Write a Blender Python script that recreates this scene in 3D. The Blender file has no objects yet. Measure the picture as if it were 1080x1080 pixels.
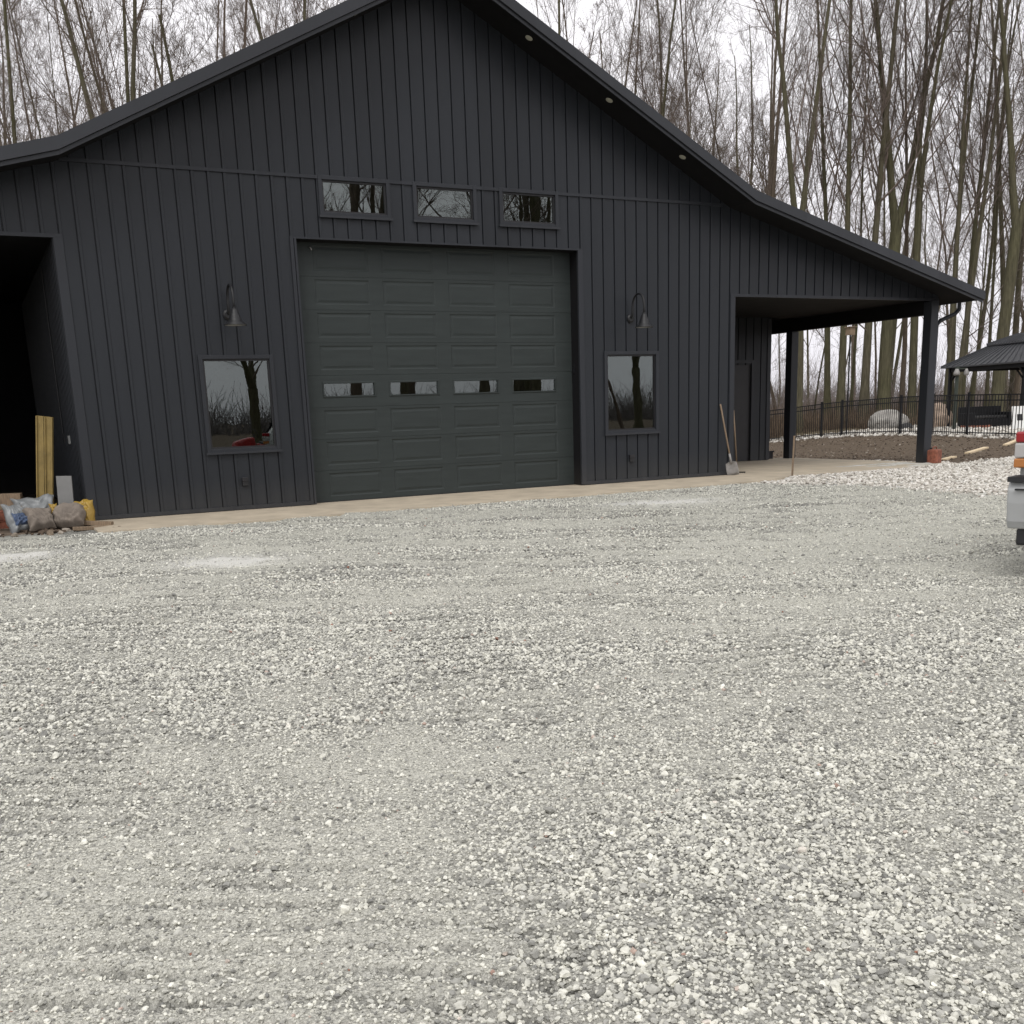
import bpy, bmesh, math, random
import numpy as np
from mathutils import Matrix, Vector

random.seed(7)
rng = np.random.default_rng(11)
scene = bpy.context.scene
COL = scene.collection
PI = math.pi

# ------------------------------------------------------------------ camera (solved from the wall's seams and edges)
CAM = np.array([-5.431, -17.024, 1.337])
F_PX, CY_PX = 1097.84, 700.82                 # in the photograph's 1080 px frame
M = np.array([[0.8887969214697603, -0.45695427610628603, -0.035111564107235524],
              [-0.13734012827123343, -0.19247341414382277, -0.9716437999669744],
              [0.43723874662742046, 0.8684162448941178, -0.2338279368503299]])
cam_d = bpy.data.cameras.new("camera")
cam = bpy.data.objects.new("camera", cam_d); COL.objects.link(cam)
cam_d.sensor_fit = 'HORIZONTAL'; cam_d.sensor_width = 36.0
cam_d.lens = F_PX / 1080 * 36
cam_d.shift_y = (CY_PX - 540) / 1080
cam_d.clip_start = 0.05; cam_d.clip_end = 6000
rot = Matrix(((M[0][0], -M[1][0], -M[2][0]), (M[0][1], -M[1][1], -M[2][1]), (M[0][2], -M[1][2], -M[2][2])))
cam.matrix_world = Matrix.Translation(Vector(CAM)) @ rot.to_4x4()
scene.camera = cam


def ray(x, y):
    return M.T @ np.array([(x - 540) / F_PX, (y - CY_PX) / F_PX, 1.0])


def at(px, d, z=None):
    """point on the ground seen in image column px (near the horizon) at depth d metres"""
    v = ray(px, 436.6 - (px - 540) * 0.0361)
    p = CAM + v * d
    return np.array([p[0], p[1], terrain(p[0], p[1]) if z is None else z])


# ------------------------------------------------------------------ noise and terrain
_perm = np.random.default_rng(3).random((256, 256))


def vnoise(x, y):
    x = np.asarray(x, float); y = np.asarray(y, float)
    xi = np.floor(x).astype(int); yi = np.floor(y).astype(int)
    fx = x - xi; fy = y - yi
    fx = fx * fx * (3 - 2 * fx); fy = fy * fy * (3 - 2 * fy)
    g = lambda a, b: _perm[a % 256, b % 256]
    return (g(xi, yi) * (1 - fx) * (1 - fy) + g(xi + 1, yi) * fx * (1 - fy)
            + g(xi, yi + 1) * (1 - fx) * fy + g(xi + 1, yi + 1) * fx * fy)


def fbm(x, y, o=4):
    s = 0; a = 0.5; t = 0
    for i in range(o):
        s = s + a * vnoise(np.asarray(x) * 2 ** i + 17.3 * i, np.asarray(y) * 2 ** i + 9.1 * i); t += a; a *= 0.55
    return s / t


def sstep(a, b, x):
    t = np.clip((np.asarray(x, float) - a) / (b - a), 0, 1)
    return t * t * (3 - 2 * t)


GZ = -0.06


def terrain(x, y):
    """ground level: flat round the barn, a little higher to the right beyond the fence, lower behind"""
    x = np.asarray(x, float); y = np.asarray(y, float)
    u = x * 0.889 - y * 0.457            # to the right
    d = (x - CAM[0]) * 0.437 + (y - CAM[1]) * 0.868
    far = sstep(23, 36, d)
    side = sstep(12.5, 17, u)
    return GZ - 0.03 - .13 * sstep(14.5, 12.8, x) * sstep(.6, -.6, y) * sstep(-17, -15, x) + far * (-0.24 + 0.46 * side) + 0.02 * (fbm(x * .7, y * .7, 3) - .5) * sstep(18, 24, d)


# ------------------------------------------------------------------ mesh helpers
class MB:
    def __init__(s): s.v = []; s.f = []

    def quad(s, a, b, c, d):
        n = len(s.v); s.v += [tuple(a), tuple(b), tuple(c), tuple(d)]; s.f.append((n, n + 1, n + 2, n + 3))

    def poly(s, pts):
        n = len(s.v); s.v += [tuple(p) for p in pts]; s.f.append(tuple(range(n, n + len(pts))))

    def box(s, x0, x1, y0, y1, z0, z1):
        n = len(s.v)
        s.v += [(x0, y0, z0), (x1, y0, z0), (x1, y1, z0), (x0, y1, z0), (x0, y0, z1), (x1, y0, z1), (x1, y1, z1), (x0, y1, z1)]
        s.f += [tuple(n + i for i in q) for q in ((3, 2, 1, 0), (4, 5, 6, 7), (0, 1, 5, 4), (1, 2, 6, 5), (2, 3, 7, 6), (3, 0, 4, 7))]

    def bar(s, a, b, w, h, up=(0, 0, 1)):
        a = Vector(a); b = Vector(b); d = (b - a).normalized(); up = Vector(up)
        if abs(d.dot(up)) > .98: up = Vector((0, 1, 0))
        r = d.cross(up).normalized(); u = r.cross(d)
        n = len(s.v)
        for p in (a, b):
            for i, j in ((-1, -1), (1, -1), (1, 1), (-1, 1)):
                s.v.append(tuple(p + r * (i * w / 2) + u * (j * h / 2)))
        s.f += [tuple(n + i for i in q) for q in ((3, 2, 1, 0), (4, 5, 6, 7), (0, 1, 5, 4), (1, 2, 6, 5), (2, 3, 7, 6), (3, 0, 4, 7))]

    def tube(s, pts, rad, m=8, cap=True):
        pts = [Vector(p) for p in pts]
        if not hasattr(rad, '__len__'): rad = [rad] * len(pts)
        n0 = len(s.v); ref = None
        for i, p in enumerate(pts):
            d = (pts[min(i + 1, len(pts) - 1)] - pts[max(i - 1, 0)]).normalized()
            if ref is None:
                ref = d.orthogonal().normalized()
            ref = (ref - d * ref.dot(d)).normalized(); q = d.cross(ref)
            for k in range(m):
                a = 2 * PI * k / m
                s.v.append(tuple(p + (ref * math.cos(a) + q * math.sin(a)) * rad[i]))
        for i in range(len(pts) - 1):
            for k in range(m):
                a = n0 + i * m + k; b = n0 + i * m + (k + 1) % m
                s.f.append((a, b, b + m, a + m))
        if cap:
            s.f.append(tuple(n0 + k for k in reversed(range(m))))
            s.f.append(tuple(n0 + (len(pts) - 1) * m + k for k in range(m)))

    def lathe(s, prof, c=(0, 0, 0), m=24):
        n0 = len(s.v)
        for r, z in prof:
            for k in range(m):
                a = 2 * PI * k / m
                s.v.append((c[0] + r * math.cos(a), c[1] + r * math.sin(a), c[2] + z))
        for i in range(len(prof) - 1):
            for k in range(m):
                a = n0 + i * m + k; b = n0 + i * m + (k + 1) % m
                s.f.append((a, b, b + m, a + m))

    def build(s, name, mat, parent=None, smooth=False, bevel=0.0, loc=None):
        me = bpy.data.meshes.new(name)
        me.from_pydata(s.v, [], s.f); me.update()
        me.materials.append(mat)
        if smooth:
            me.polygons.foreach_set('use_smooth', [True] * len(me.polygons))
        o = bpy.data.objects.new(name, me); COL.objects.link(o)
        if parent: o.parent = parent
        if loc is not None: o.location = loc
        if bevel:
            b = o.modifiers.new('bevel', 'BEVEL'); b.width = bevel; b.segments = 2; b.limit_method = 'ANGLE'
        return o


def np_mesh(name, verts, faces, mat, smooth=False):
    """verts (n,3); faces (m,k) all of one size"""
    me = bpy.data.meshes.new(name)
    n, (m, k) = len(verts), faces.shape
    me.vertices.add(n); me.vertices.foreach_set('co', np.ascontiguousarray(verts, np.float32).ravel())
    me.loops.add(m * k); me.loops.foreach_set('vertex_index', np.ascontiguousarray(faces, np.int32).ravel())
    me.polygons.add(m); me.polygons.foreach_set('loop_start', np.arange(0, m * k, k, dtype=np.int32))
    me.polygons.foreach_set('loop_total', np.full(m, k, np.int32))
    if smooth: me.polygons.foreach_set('use_smooth', np.ones(m, bool))
    me.update(calc_edges=True)
    if mat: me.materials.append(mat)
    return me


def link(name, me, parent=None, loc=None):
    o = bpy.data.objects.new(name, me); COL.objects.link(o)
    if parent: o.parent = parent
    if loc is not None: o.location = loc
    return o


def tag(o, label, cat, group=None):
    o['label'] = label; o['category'] = cat
    if group: o['group'] = group
    return o


def empty(name, loc=(0, 0, 0), rz=0.0):
    o = bpy.data.objects.new(name, None); COL.objects.link(o)
    o.location = loc; o.rotation_euler = (0, 0, rz); o.empty_display_size = .2
    return o


def structure(o):
    o['kind'] = 'structure'; return o


def copy_tree(o, parent=None):
    c = o.copy(); COL.objects.link(c); c.parent = parent
    for ch in list(o.children): copy_tree(ch, c)
    return c


# ------------------------------------------------------------------ materials
def newmat(name):
    m = bpy.data.materials.new(name); m.use_nodes = True
    nt = m.node_tree; nt.nodes.clear()
    out = nt.nodes.new('ShaderNodeOutputMaterial'); p = nt.nodes.new('ShaderNodeBsdfPrincipled')
    nt.links.new(p.outputs[0], out.inputs[0])
    return m, nt, p, out


def N(nt, t, **kw):
    n = nt.nodes.new(t)
    for k, v in kw.items(): setattr(n, k, v)
    return n


def noise(nt, scale, detail=4, vec=None, rough=.55):
    n = N(nt, 'ShaderNodeTexNoise'); n.inputs['Scale'].default_value = scale
    n.inputs['Detail'].default_value = detail; n.inputs['Roughness'].default_value = rough
    if vec is not None: nt.links.new(vec, n.inputs['Vector'])
    return n


def ramp(nt, fac, stops):
    r = N(nt, 'ShaderNodeValToRGB'); e = r.color_ramp.elements
    while len(e) < len(stops): e.new(.5)
    for i, (p, c) in enumerate(stops):
        e[i].position = p; e[i].color = (c[0], c[1], c[2], 1)
    nt.links.new(fac, r.inputs[0]); return r


def mixc(nt, fac, a, b, mode='MIX'):
    m = N(nt, 'ShaderNodeMix', data_type='RGBA', blend_type=mode)
    for sock, v in ((m.inputs[0], fac), (m.inputs[6], a), (m.inputs[7], b)):
        if hasattr(v, 'is_linked') or hasattr(v, 'links'): nt.links.new(v, sock)
        elif isinstance(v, (int, float)): sock.default_value = v
        else: sock.default_value = (*v, 1)
    return m.outputs[2]


def math_n(nt, op, a, b=None):
    m = N(nt, 'ShaderNodeMath', operation=op)
    for s, v in zip(m.inputs, (a, b)):
        if v is None: continue
        if hasattr(v, 'links'): nt.links.new(v, s)
        else: s.default_value = v
    return m.outputs[0]


def basic(name, col, rough=.6, var=.18, scale=6, bump=0.0, bscale=60, metal=0.0, spec=.5, stretch=None, dark=None):
    m, nt, p, out = newmat(name)
    tc = N(nt, 'ShaderNodeTexCoord'); vec = tc.outputs['Object']
    if stretch:
        mp = N(nt, 'ShaderNodeMapping'); mp.inputs['Scale'].default_value = stretch
        nt.links.new(vec, mp.inputs[0]); vec = mp.outputs[0]
    n = noise(nt, scale, 5, vec)
    lo = dark or tuple(c * (1 - var) for c in col); hi = tuple(min(1, c * (1 + var)) for c in col)
    r = ramp(nt, n.outputs[0], [(.3, lo), (.7, hi)])
    nt.links.new(r.outputs[0], p.inputs['Base Color'])
    p.inputs['Roughness'].default_value = rough; p.inputs['Metallic'].default_value = metal
    p.inputs['Specular IOR Level'].default_value = spec
    if bump:
        n2 = noise(nt, bscale, 4, vec); b = N(nt, 'ShaderNodeBump'); b.inputs['Strength'].default_value = bump
        b.inputs['Distance'].default_value = .01
        nt.links.new(n2.outputs[0], b.inputs['Height']); nt.links.new(b.outputs[0], p.inputs['Normal'])
    return m


def glass_mat(name, refl=.16, tint=(.55, .58, .58)):
    m = bpy.data.materials.new(name); m.use_nodes = True; nt = m.node_tree; nt.nodes.clear()
    out = N(nt, 'ShaderNodeOutputMaterial'); mx = N(nt, 'ShaderNodeMixShader')
    t = N(nt, 'ShaderNodeBsdfTransparent'); t.inputs[0].default_value = (*tint, 1)
    g = N(nt, 'ShaderNodeBsdfGlossy'); g.inputs['Roughness'].default_value = .0
    g.inputs[0].default_value = (.93, 1, .97, 1)
    f = N(nt, 'ShaderNodeFresnel'); f.inputs[0].default_value = 1.45
    a = math_n(nt, 'ADD', f.outputs[0], refl - .035)
    tc = N(nt, 'ShaderNodeTexCoord'); n = noise(nt, 1.6, 2, tc.outputs['Object'])
    b = N(nt, 'ShaderNodeBump'); b.inputs['Strength'].default_value = .012; b.inputs['Distance'].default_value = .05
    nt.links.new(n.outputs[0], b.inputs['Height']); nt.links.new(b.outputs[0], g.inputs['Normal'])
    nt.links.new(a, mx.inputs[0]); nt.links.new(t.outputs[0], mx.inputs[1]); nt.links.new(g.outputs[0], mx.inputs[2])
    nt.links.new(mx.outputs[0], out.inputs[0]); return m


def siding_mat(name, col, rough=.42):
    """painted steel: fine satin noise, faint vertical streaks of dust near the ground"""
    m, nt, p, out = newmat(name)
    tc = N(nt, 'ShaderNodeTexCoord'); geo = N(nt, 'ShaderNodeNewGeometry')
    mp = N(nt, 'ShaderNodeMapping'); mp.inputs['Scale'].default_value = (9, 9, .5)
    nt.links.new(tc.outputs['Object'], mp.inputs[0])
    n = noise(nt, 1.0, 5, mp.outputs[0]); n2 = noise(nt, .35, 3, tc.outputs['Object'])
    c = ramp(nt, n.outputs[0], [(.25, tuple(x * .9 for x in col)), (.75, tuple(x * 1.1 for x in col))])
    c2 = mixc(nt, n2.outputs[0], c.outputs[0], tuple(x * 1.12 for x in col))
    sp = N(nt, 'ShaderNodeSeparateXYZ'); nt.links.new(geo.outputs['Position'], sp.inputs[0])
    wn = N(nt, 'ShaderNodeTexWhiteNoise', noise_dimensions='1D')            # each sheet of metal a shade of its own
    nt.links.new(math_n(nt, 'FLOOR', math_n(nt, 'DIVIDE', sp.outputs[0], .24 * 3)), wn.inputs['W'])
    vv = N(nt, 'ShaderNodeMapRange'); vv.inputs[3].default_value = .90; vv.inputs[4].default_value = 1.10; nt.links.new(wn.outputs['Value'], vv.inputs[0])
    cb = N(nt, 'ShaderNodeCombineColor'); [nt.links.new(vv.outputs[0], q) for q in cb.inputs]
    c2 = mixc(nt, 1.0, c2, cb.outputs[0], 'MULTIPLY')
    mr = N(nt, 'ShaderNodeMapRange'); mr.inputs[1].default_value = .0; mr.inputs[2].default_value = .5
    mr.inputs[3].default_value = .22; mr.inputs[4].default_value = 0; nt.links.new(sp.outputs[2], mr.inputs[0])
    f = math_n(nt, 'MULTIPLY', mr.outputs[0], n.outputs[0])
    c3 = mixc(nt, f, c2, (.13, .12, .10))
    nt.links.new(c3, p.inputs['Base Color'])
    p.inputs['Specular IOR Level'].default_value = .3
    n3 = noise(nt, 3.0, 3, tc.outputs['Object'])
    rr = N(nt, 'ShaderNodeMapRange'); rr.inputs[3].default_value = rough - .07; rr.inputs[4].default_value = rough + .1
    nt.links.new(n3.outputs[0], rr.inputs[0]); nt.links.new(rr.outputs[0], p.inputs['Roughness'])
    b = N(nt, 'ShaderNodeBump'); b.inputs['Strength'].default_value = .12; b.inputs['Distance'].default_value = .02
    nt.links.new(n2.outputs[0], b.inputs['Height']); nt.links.new(b.outputs[0], p.inputs['Normal'])
    return m


SID = siding_mat('charcoal_steel_siding', (.0195, .0222, .0266))
TRIM = siding_mat('charcoal_trim', (.0245, .027, .032), .38)
FASC = siding_mat('charcoal_fascia', (.029, .0312, .036), .4)
SOFF = siding_mat('shade_darkened_soffit', (.003, .003, .004), .8)  # colour taken to near-black to hold the deep shade under roof and porch
DOOR = basic('dark_green_grey_door', (.029, .036, .035), .55, .10, 2.0, .18, 40, stretch=(1, 1, 8), spec=.3)
BLACK = basic('black_paint', (.012, .012, .014), .45, .2, 5)
GLASS = glass_mat('window_glass', .115)
ROOFM = basic('charcoal_roof_steel', (.045, .047, .052), .4, .1, 2)
INSIDE = basic('dark_interior', (.03, .028, .026), .9, .2, 3)
CONC = basic('tan_concrete', (.46, .395, .30), .85, .16, 2.2, .25, 90)
BLKMET = basic('black_metal', (.010, .0105, .012), .5, .15, 8, spec=.25)
LAMPM = basic('dark_lamp_enamel', (.009, .0095, .011), .5, .15, 8)
LAMPW = basic('lamp_white_inside', (.26, .265, .26), .5, .05, 8)
LENS = basic('downlight_lens', (.45, .45, .37), .5, .05, 30)
WOOD = basic('weathered_wood', (.22, .16, .105), .8, .3, 5, .2, 40, stretch=(12, 12, 1.2))
PALEWOOD = basic('pale_pine', (.62, .50, .33), .8, .15, 5, .1, 40, stretch=(1, 8, 8))
STEEL = basic('worn_shovel_steel', (.25, .24, .23), .5, .25, 9, .1, 60)
RUST = basic('rusty_red_brown', (.22, .075, .045), .8, .45, 14, .3, 40)
YELLOW = basic('yellow_fiberglass', (.27, .195, .065), .55, .25, 7)
GREYB = basic('grey_board', (.21, .21, .205), .8, .12, 5, .1, 50)
SACK = basic('dusty_sack', (.19, .16, .132), .85, .25, 5, .3, 20)
BLUEBAG = basic('blue_print_bag', (.06, .09, .16), .5, .2, 7)
CLEARB = basic('greyish_plastic_bag', (.20, .21, .212), .4, .25, 6, .3, 18)
YELB = basic('yellow_plastic', (.33, .21, .035), .45, .2, 6)
WHITE = basic('white_paint', (.78, .78, .76), .6, .06, 5)
GREYROCK = basic('pale_boulder', (.33, .315, .29), .9, .3, 3, .6, 8)
TANROCK = basic('tan_boulder', (.40, .31, .24), .9, .3, 3, .6, 8)
DARKROCK = basic('dark_stone', (.05, .05, .05), .8, .3, 5, .5, 10)
BRICK = basic('red_brick_ring', (.28, .11, .07), .9, .3, 6, .4, 20)


def bark_mat(name, brown, moss, amt):
    m, nt, p, out = newmat(name)
    tc = N(nt, 'ShaderNodeTexCoord'); mp = N(nt, 'ShaderNodeMapping'); mp.inputs['Scale'].default_value = (7, 7, 1.2)
    nt.links.new(tc.outputs['Object'], mp.inputs[0])
    oi = N(nt, 'ShaderNodeObjectInfo')
    n = noise(nt, 1.6, 6, mp.outputs[0], .65); n2 = noise(nt, .5, 3, tc.outputs['Object'])
    c = ramp(nt, n.outputs[0], [(.3, tuple(x * .55 for x in brown)), (.7, tuple(x * 1.3 for x in brown))])
    g = ramp(nt, n.outputs[0], [(.3, tuple(x * .55 for x in moss)), (.7, tuple(x * 1.25 for x in moss))])
    f = math_n(nt, 'MULTIPLY_ADD', n2.outputs[0], 1.2); f.node.inputs[2].default_value = amt - .6
    f2 = math_n(nt, 'ADD', f, math_n(nt, 'MULTIPLY', oi.outputs['Random'], .5))
    f2.node.use_clamp = True
    nt.links.new(mixc(nt, f2, c.outputs[0], g.outputs[0]), p.inputs['Base Color'])
    p.inputs['Roughness'].default_value = .9; p.inputs['Specular IOR Level'].default_value = .2
    b = N(nt, 'ShaderNodeBump'); b.inputs['Strength'].default_value = .8; b.inputs['Distance'].default_value = .04
    nt.links.new(n.outputs[0], b.inputs['Height']); nt.links.new(b.outputs[0], p.inputs['Normal'])
    return m


BARK = bark_mat('mossy_bark', (.110, .092, .072), (.098, .094, .052), .52)
BARKB = bark_mat('brown_bark', (.14, .108, .085), (.10, .092, .058), .0)
TWIG = bark_mat('twig_bark', (.182, .146, .125), (.13, .115, .08), -.05)

# ------------------------------------------------------------------ barn
RX = 2.18                                         # centre line of the gable
KX, KZ, S1, S2 = 5.96, 5.0, .509, .2626
EX = 12.20


def under(x):
    """underside of the roof above the front wall"""
    a = abs(x - RX)
    return KZ + (KX - a) * S1 if a <= KX else KZ - (a - KX) * S2


RIB = .24


def ribbed(mb, u0, u1, top, openings, put, z0=0.0, ribs=True, phase=0.0):
    us = {u0, u1}
    prof = []
    if ribs:
        k0 = int(math.floor((u0 - phase) / RIB)) - 1; k1 = int(math.ceil((u1 - phase) / RIB)) + 1
        for k in range(k0, k1 + 1):
            u = phase + k * RIB
            prof += [(u - .012, 0), (u - .008, .022), (u + .004, .022), (u + .007, -.012), (u + .046, -.012), (u + .051, 0)]
    else:
        prof = [(u0 - 1, 0), (u1 + 1, 0)]
    pu = [a for a, b in prof]; pd = [b for a, b in prof]
    dep = lambda u: float(np.interp(u, pu, pd))
    us |= {a for a in pu if u0 < a < u1}
    for a, b, c, d in openings:
        for q in (a, b):
            if u0 < q < u1: us.add(q)
    for q in (RX - KX, RX, RX + KX):
        if u0 < q < u1 and ribs: us.add(q)
    us = sorted(us)
    for a, b in zip(us, us[1:]):
        if b - a < 1e-6: continue
        mid = (a + b) / 2
        cuts = sorted((c, d) for o0, o1, c, d in openings if o0 < mid < o1)
        zc = z0; segs = []
        for c, d in cuts:
            if c > zc: segs.append((zc, c))
            zc = max(zc, d)
        segs.append((zc, None))
        da, db = dep(a), dep(b)
        for s, e in segs:
            ea = top(a) if e is None else e; eb = top(b) if e is None else e
            if ea <= s and eb <= s: continue
            mb.quad(put(a, da, s), put(b, db, s), put(b, db, eb), put(a, da, ea))


barn = empty('barn', (RX, 0, 0))
tag(barn, 'large black steel barn with ribbed siding, closed garage door and side porch', 'barn')
BL = lambda mb, name, mat, **k: _bl(mb, name, mat, **k)


def _bl(mb, name, mat, parent=None, **k):
    """build in world coordinates, then hang under the barn (or a part of it)"""
    o = mb.build(name, mat, parent or barn, **k)
    if parent is None: o.location = (-RX, 0, 0)
    return o


DX0, DX1, DZ = -.39, 4.74, 4.13
WIN = [(-2.08, -.915, .90, 2.385), (5.265, 6.475, .90, 2.40)]
TRN = [(.03, 1.225, 4.48, 5.08), (1.625, 2.775, 4.48, 5.08), (3.205, 4.36, 4.48, 5.08)]
BAYZ, PORZ = 4.01, 3.41
ops = [(DX0, DX1, -1, DZ), (-20, -3.92, -1, BAYZ), (8.28, 20, -1, PORZ)]
for a, b, c, d in WIN + TRN: ops.append((a + .03, b - .03, c + .03, d - .03))
w = MB()
ribbed(w, -9.35, 13.88, lambda x: under(x) + .03, ops, lambda u, d, z: (u, d, z))
_bl(w, 'wall', SID)
# other outside walls, closed shell
w = MB()
ribbed(w, 0, 17.5, lambda y: 5.0, [], lambda u, d, z: (-3.93 + d, u + .03, z))                # left bay's inner wall
_bl(w, 'bay_wall', SID)
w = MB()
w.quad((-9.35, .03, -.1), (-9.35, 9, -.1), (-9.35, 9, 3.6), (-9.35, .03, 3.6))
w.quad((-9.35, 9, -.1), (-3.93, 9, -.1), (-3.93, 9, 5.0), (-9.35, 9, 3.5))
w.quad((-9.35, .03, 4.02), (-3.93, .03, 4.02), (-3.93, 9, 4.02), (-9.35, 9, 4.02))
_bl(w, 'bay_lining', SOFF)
w = MB()                                                        # garage inside, dark
w.quad((-3.88, .5, .0), (8.25, .5, .0), (8.25, 17.5, .0), (-3.88, 17.5, .0))
w.quad((-3.88, 17.5, 0), (8.25, 17.5, 0), (8.25, 17.5, 8), (-3.88, 17.5, 8))
w.quad((8.25, .05, 0), (8.25, 17.5, 0), (8.25, 17.5, 5.2), (8.25, .05, 5.2))
w.quad((-3.9, .05, 0), (-3.9, 17.5, 0), (-3.9, 17.5, 5.2), (-3.9, .05, 5.2))
w.quad((-3.9, .05, 5.25), (8.25, .05, 5.25), (8.25, 17.5, 5.25), (-3.9, 17.5, 5.25))
_bl(w, 'interior', INSIDE)
# room at the back of the porch
RY, RXE = 4.15, 12.78
w = MB()
ribbed(w, 8.26, RXE, lambda x: 3.52, [(11.2, 12.19, -1, 2.36)], lambda u, d, z: (u, RY + d, z - .04))
w.quad((RXE, RY, -.05), (RXE, 17.5, -.05), (RXE, 17.5, 3.9), (RXE, RY, 3.9))
w.quad((-3.9, 17.6, -.05), (RXE, 17.6, -.05), (RXE, 17.6, 5), (-3.9, 17.6, 5))
w.quad((8.29, .02, -.02), (8.29, RY, -.02), (8.29, RY, 3.5), (8.29, .02, 3.5))
_bl(w, 'porch_wall', SID)
w = MB(); w.box(RXE - .10, RXE + .012, RY - .02, RY + .1, -.03, 3.4); w.box(11.13, 11.2, RY - .02, RY + .05, -.03, 2.43)
w.box(12.19, 12.26, RY - .02, RY + .05, -.03, 2.43); w.box(11.2, 12.19, RY - .02, RY + .05, 2.36, 2.43)
_bl(w, 'porch_trim', TRIM)
w = MB(); w.box(11.2, 12.19, RY + .03, RY + .08, -.03, 2.36)
pd = _bl(w, 'door', BLACK)
w = MB(); w.tube([(11.3, RY - .03, 1.02), (11.3, RY + .03, 1.02)], .03, 10); w.tube([(11.3, RY - .03, 1.02), (11.42, RY - .03, 1.02)], .012, 8)
w.build('handle', BLKMET, pd)
# porch ceiling, beam, posts
w = MB()
w.box(8.3, 13.7, .04, RY - .02, 3.43, 3.5)
_bl(w, 'porch_ceiling', SOFF)
w = MB(); w.box(13.64, 13.86, .17, 16.5, 3.13, 3.46); _bl(w, 'beam', SOFF)
for py in (.06, 4.45, 10.2):
    w = MB(); w.box(13.64, 13.86, py - .11, py + .11, -.07, 3.40 if py < 1 else 3.125)
    _bl(w, 'post', TRIM, bevel=.006)
for py in (.06, 9.0):
    w = MB(); w.box(-9.46, -9.24, py - .11, py + .11, -.07, 3.4); _bl(w, 'post', TRIM)

# roof: sheet with thickness, soffit, fascia
pts = [RX - EX, RX - KX, RX, RX + KX, RX + EX]
OV = -.75
w = MB()
for a, b in zip(pts, pts[1:]):
    za, zb = under(a) + .16, under(b) + .16
    w.quad((a, OV + .01, za), (b, OV + .01, zb), (b, 18.2, zb), (a, 18.2, za))
    n = int((b - a) / .3); 
for x, s in ((pts[0], 1), (pts[-1], -1)):
    z = under(x); w.quad((x, OV + .01, z), (x, 18.2, z), (x, 18.2, z + .16), (x, OV + .01, z + .16))
yy = OV + .3
while yy < 18:                                         # raised seams running down each slope
    for a, b in zip(pts, pts[1:]):
        w.bar((a + .01, yy, under(a) + .172), (b - .01, yy, under(b) + .172), .05, .03)
    yy += .45
_bl(w, 'roof', ROOFM)
w = MB()
for a, b in zip(pts, pts[1:]):
    za, zb = under(a) + .018, under(b) + .018
    w.quad((a, OV + .02, za), (a, .03, za), (b, .03, zb), (b, OV + .02, zb))
for x0, x1 in ((pts[0], -9.35), (13.88, pts[-1])):
    w.quad((x0, .03, under(x0) + .018), (x0, 18, under(x0) + .018), (x1, 18, under(x1) + .018), (x1, .03, under(x1) + .018))
_bl(w, 'soffit', SOFF)
w = MB()                                              # lower fascia board
def band(w, lo, hi, y0, y1, ext=0.0):
    P = [p for p in pts]; P[0] -= ext; P[-1] += ext
    for a, b in zip(P, P[1:]):
        za, zb = under(a), under(b)
        A = [(a, y0, za + lo), (b, y0, zb + lo), (b, y0, zb + hi), (a, y0, za + hi)]
        B = [(a, y1, za + lo), (b, y1, zb + lo), (b, y1, zb + hi), (a, y1, za + hi)]
        w.quad(*A); w.quad(*reversed(B)); w.quad(A[3], A[2], B[2], B[3]); w.quad(B[0], B[1], A[1], A[0])
    for x in (P[0], P[-1]):
        w.quad((x, y0, under(x) + lo), (x, y1, under(x) + lo), (x, y1, under(x) + hi), (x, y0, under(x) + hi))
band(w, -.055, .0, OV, OV + .022)
_bl(w, 'fascia', FASC)
w = MB(); band(w, .005, .175, OV - .035, OV + .02, .012); _bl(w, 'rake_trim', FASC)
# eave gutter on the right and its downspout to the post
w = MB(); w.box(RX + EX, RX + EX + .11, OV + .03, 18.1, under(RX + EX) + .02, under(RX + EX) + .14); _bl(w, 'gutter', FASC)
w = MB(); w.box(RX - EX - .11, RX - EX, OV + .03, 18.1, under(RX - EX) + .02, under(RX - EX) + .14)
_bl(w, 'gutter', FASC)
w = MB()
dz = under(RX + EX)
w.tube([(RX + EX + .05, -.1, dz + .03), (RX + EX + .05, -.1, dz - .13), (RX + EX - .04, -.08, dz - .22), (13.98, 0, 3.0), (13.91, .03, 2.9), (13.91, .05, .1)], .045, 8)
_bl(w, 'downspout', TRIM)
# soffit downlights
for x, y in ((.70, -.40), (2.18, -.42), (3.66, -.41), (5.20, -.40), (6.75, -.39), (-.85, -.42), (-2.39, -.40)):
    z = under(x) + .018
    a = math.atan(S1) * (1 if x > RX else -1)
    if abs(x - RX) < .1: a = 0; z -= .03
    w = MB(); w.lathe([(.0, -.012), (.045, -.012), (.062, -.006), (.065, .01)], (0, 0, 0), 20)
    o = w.build('downlight', LENS, barn); o.location = (x - RX, y, z); o.rotation_euler = (0, a, 0)
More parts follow.
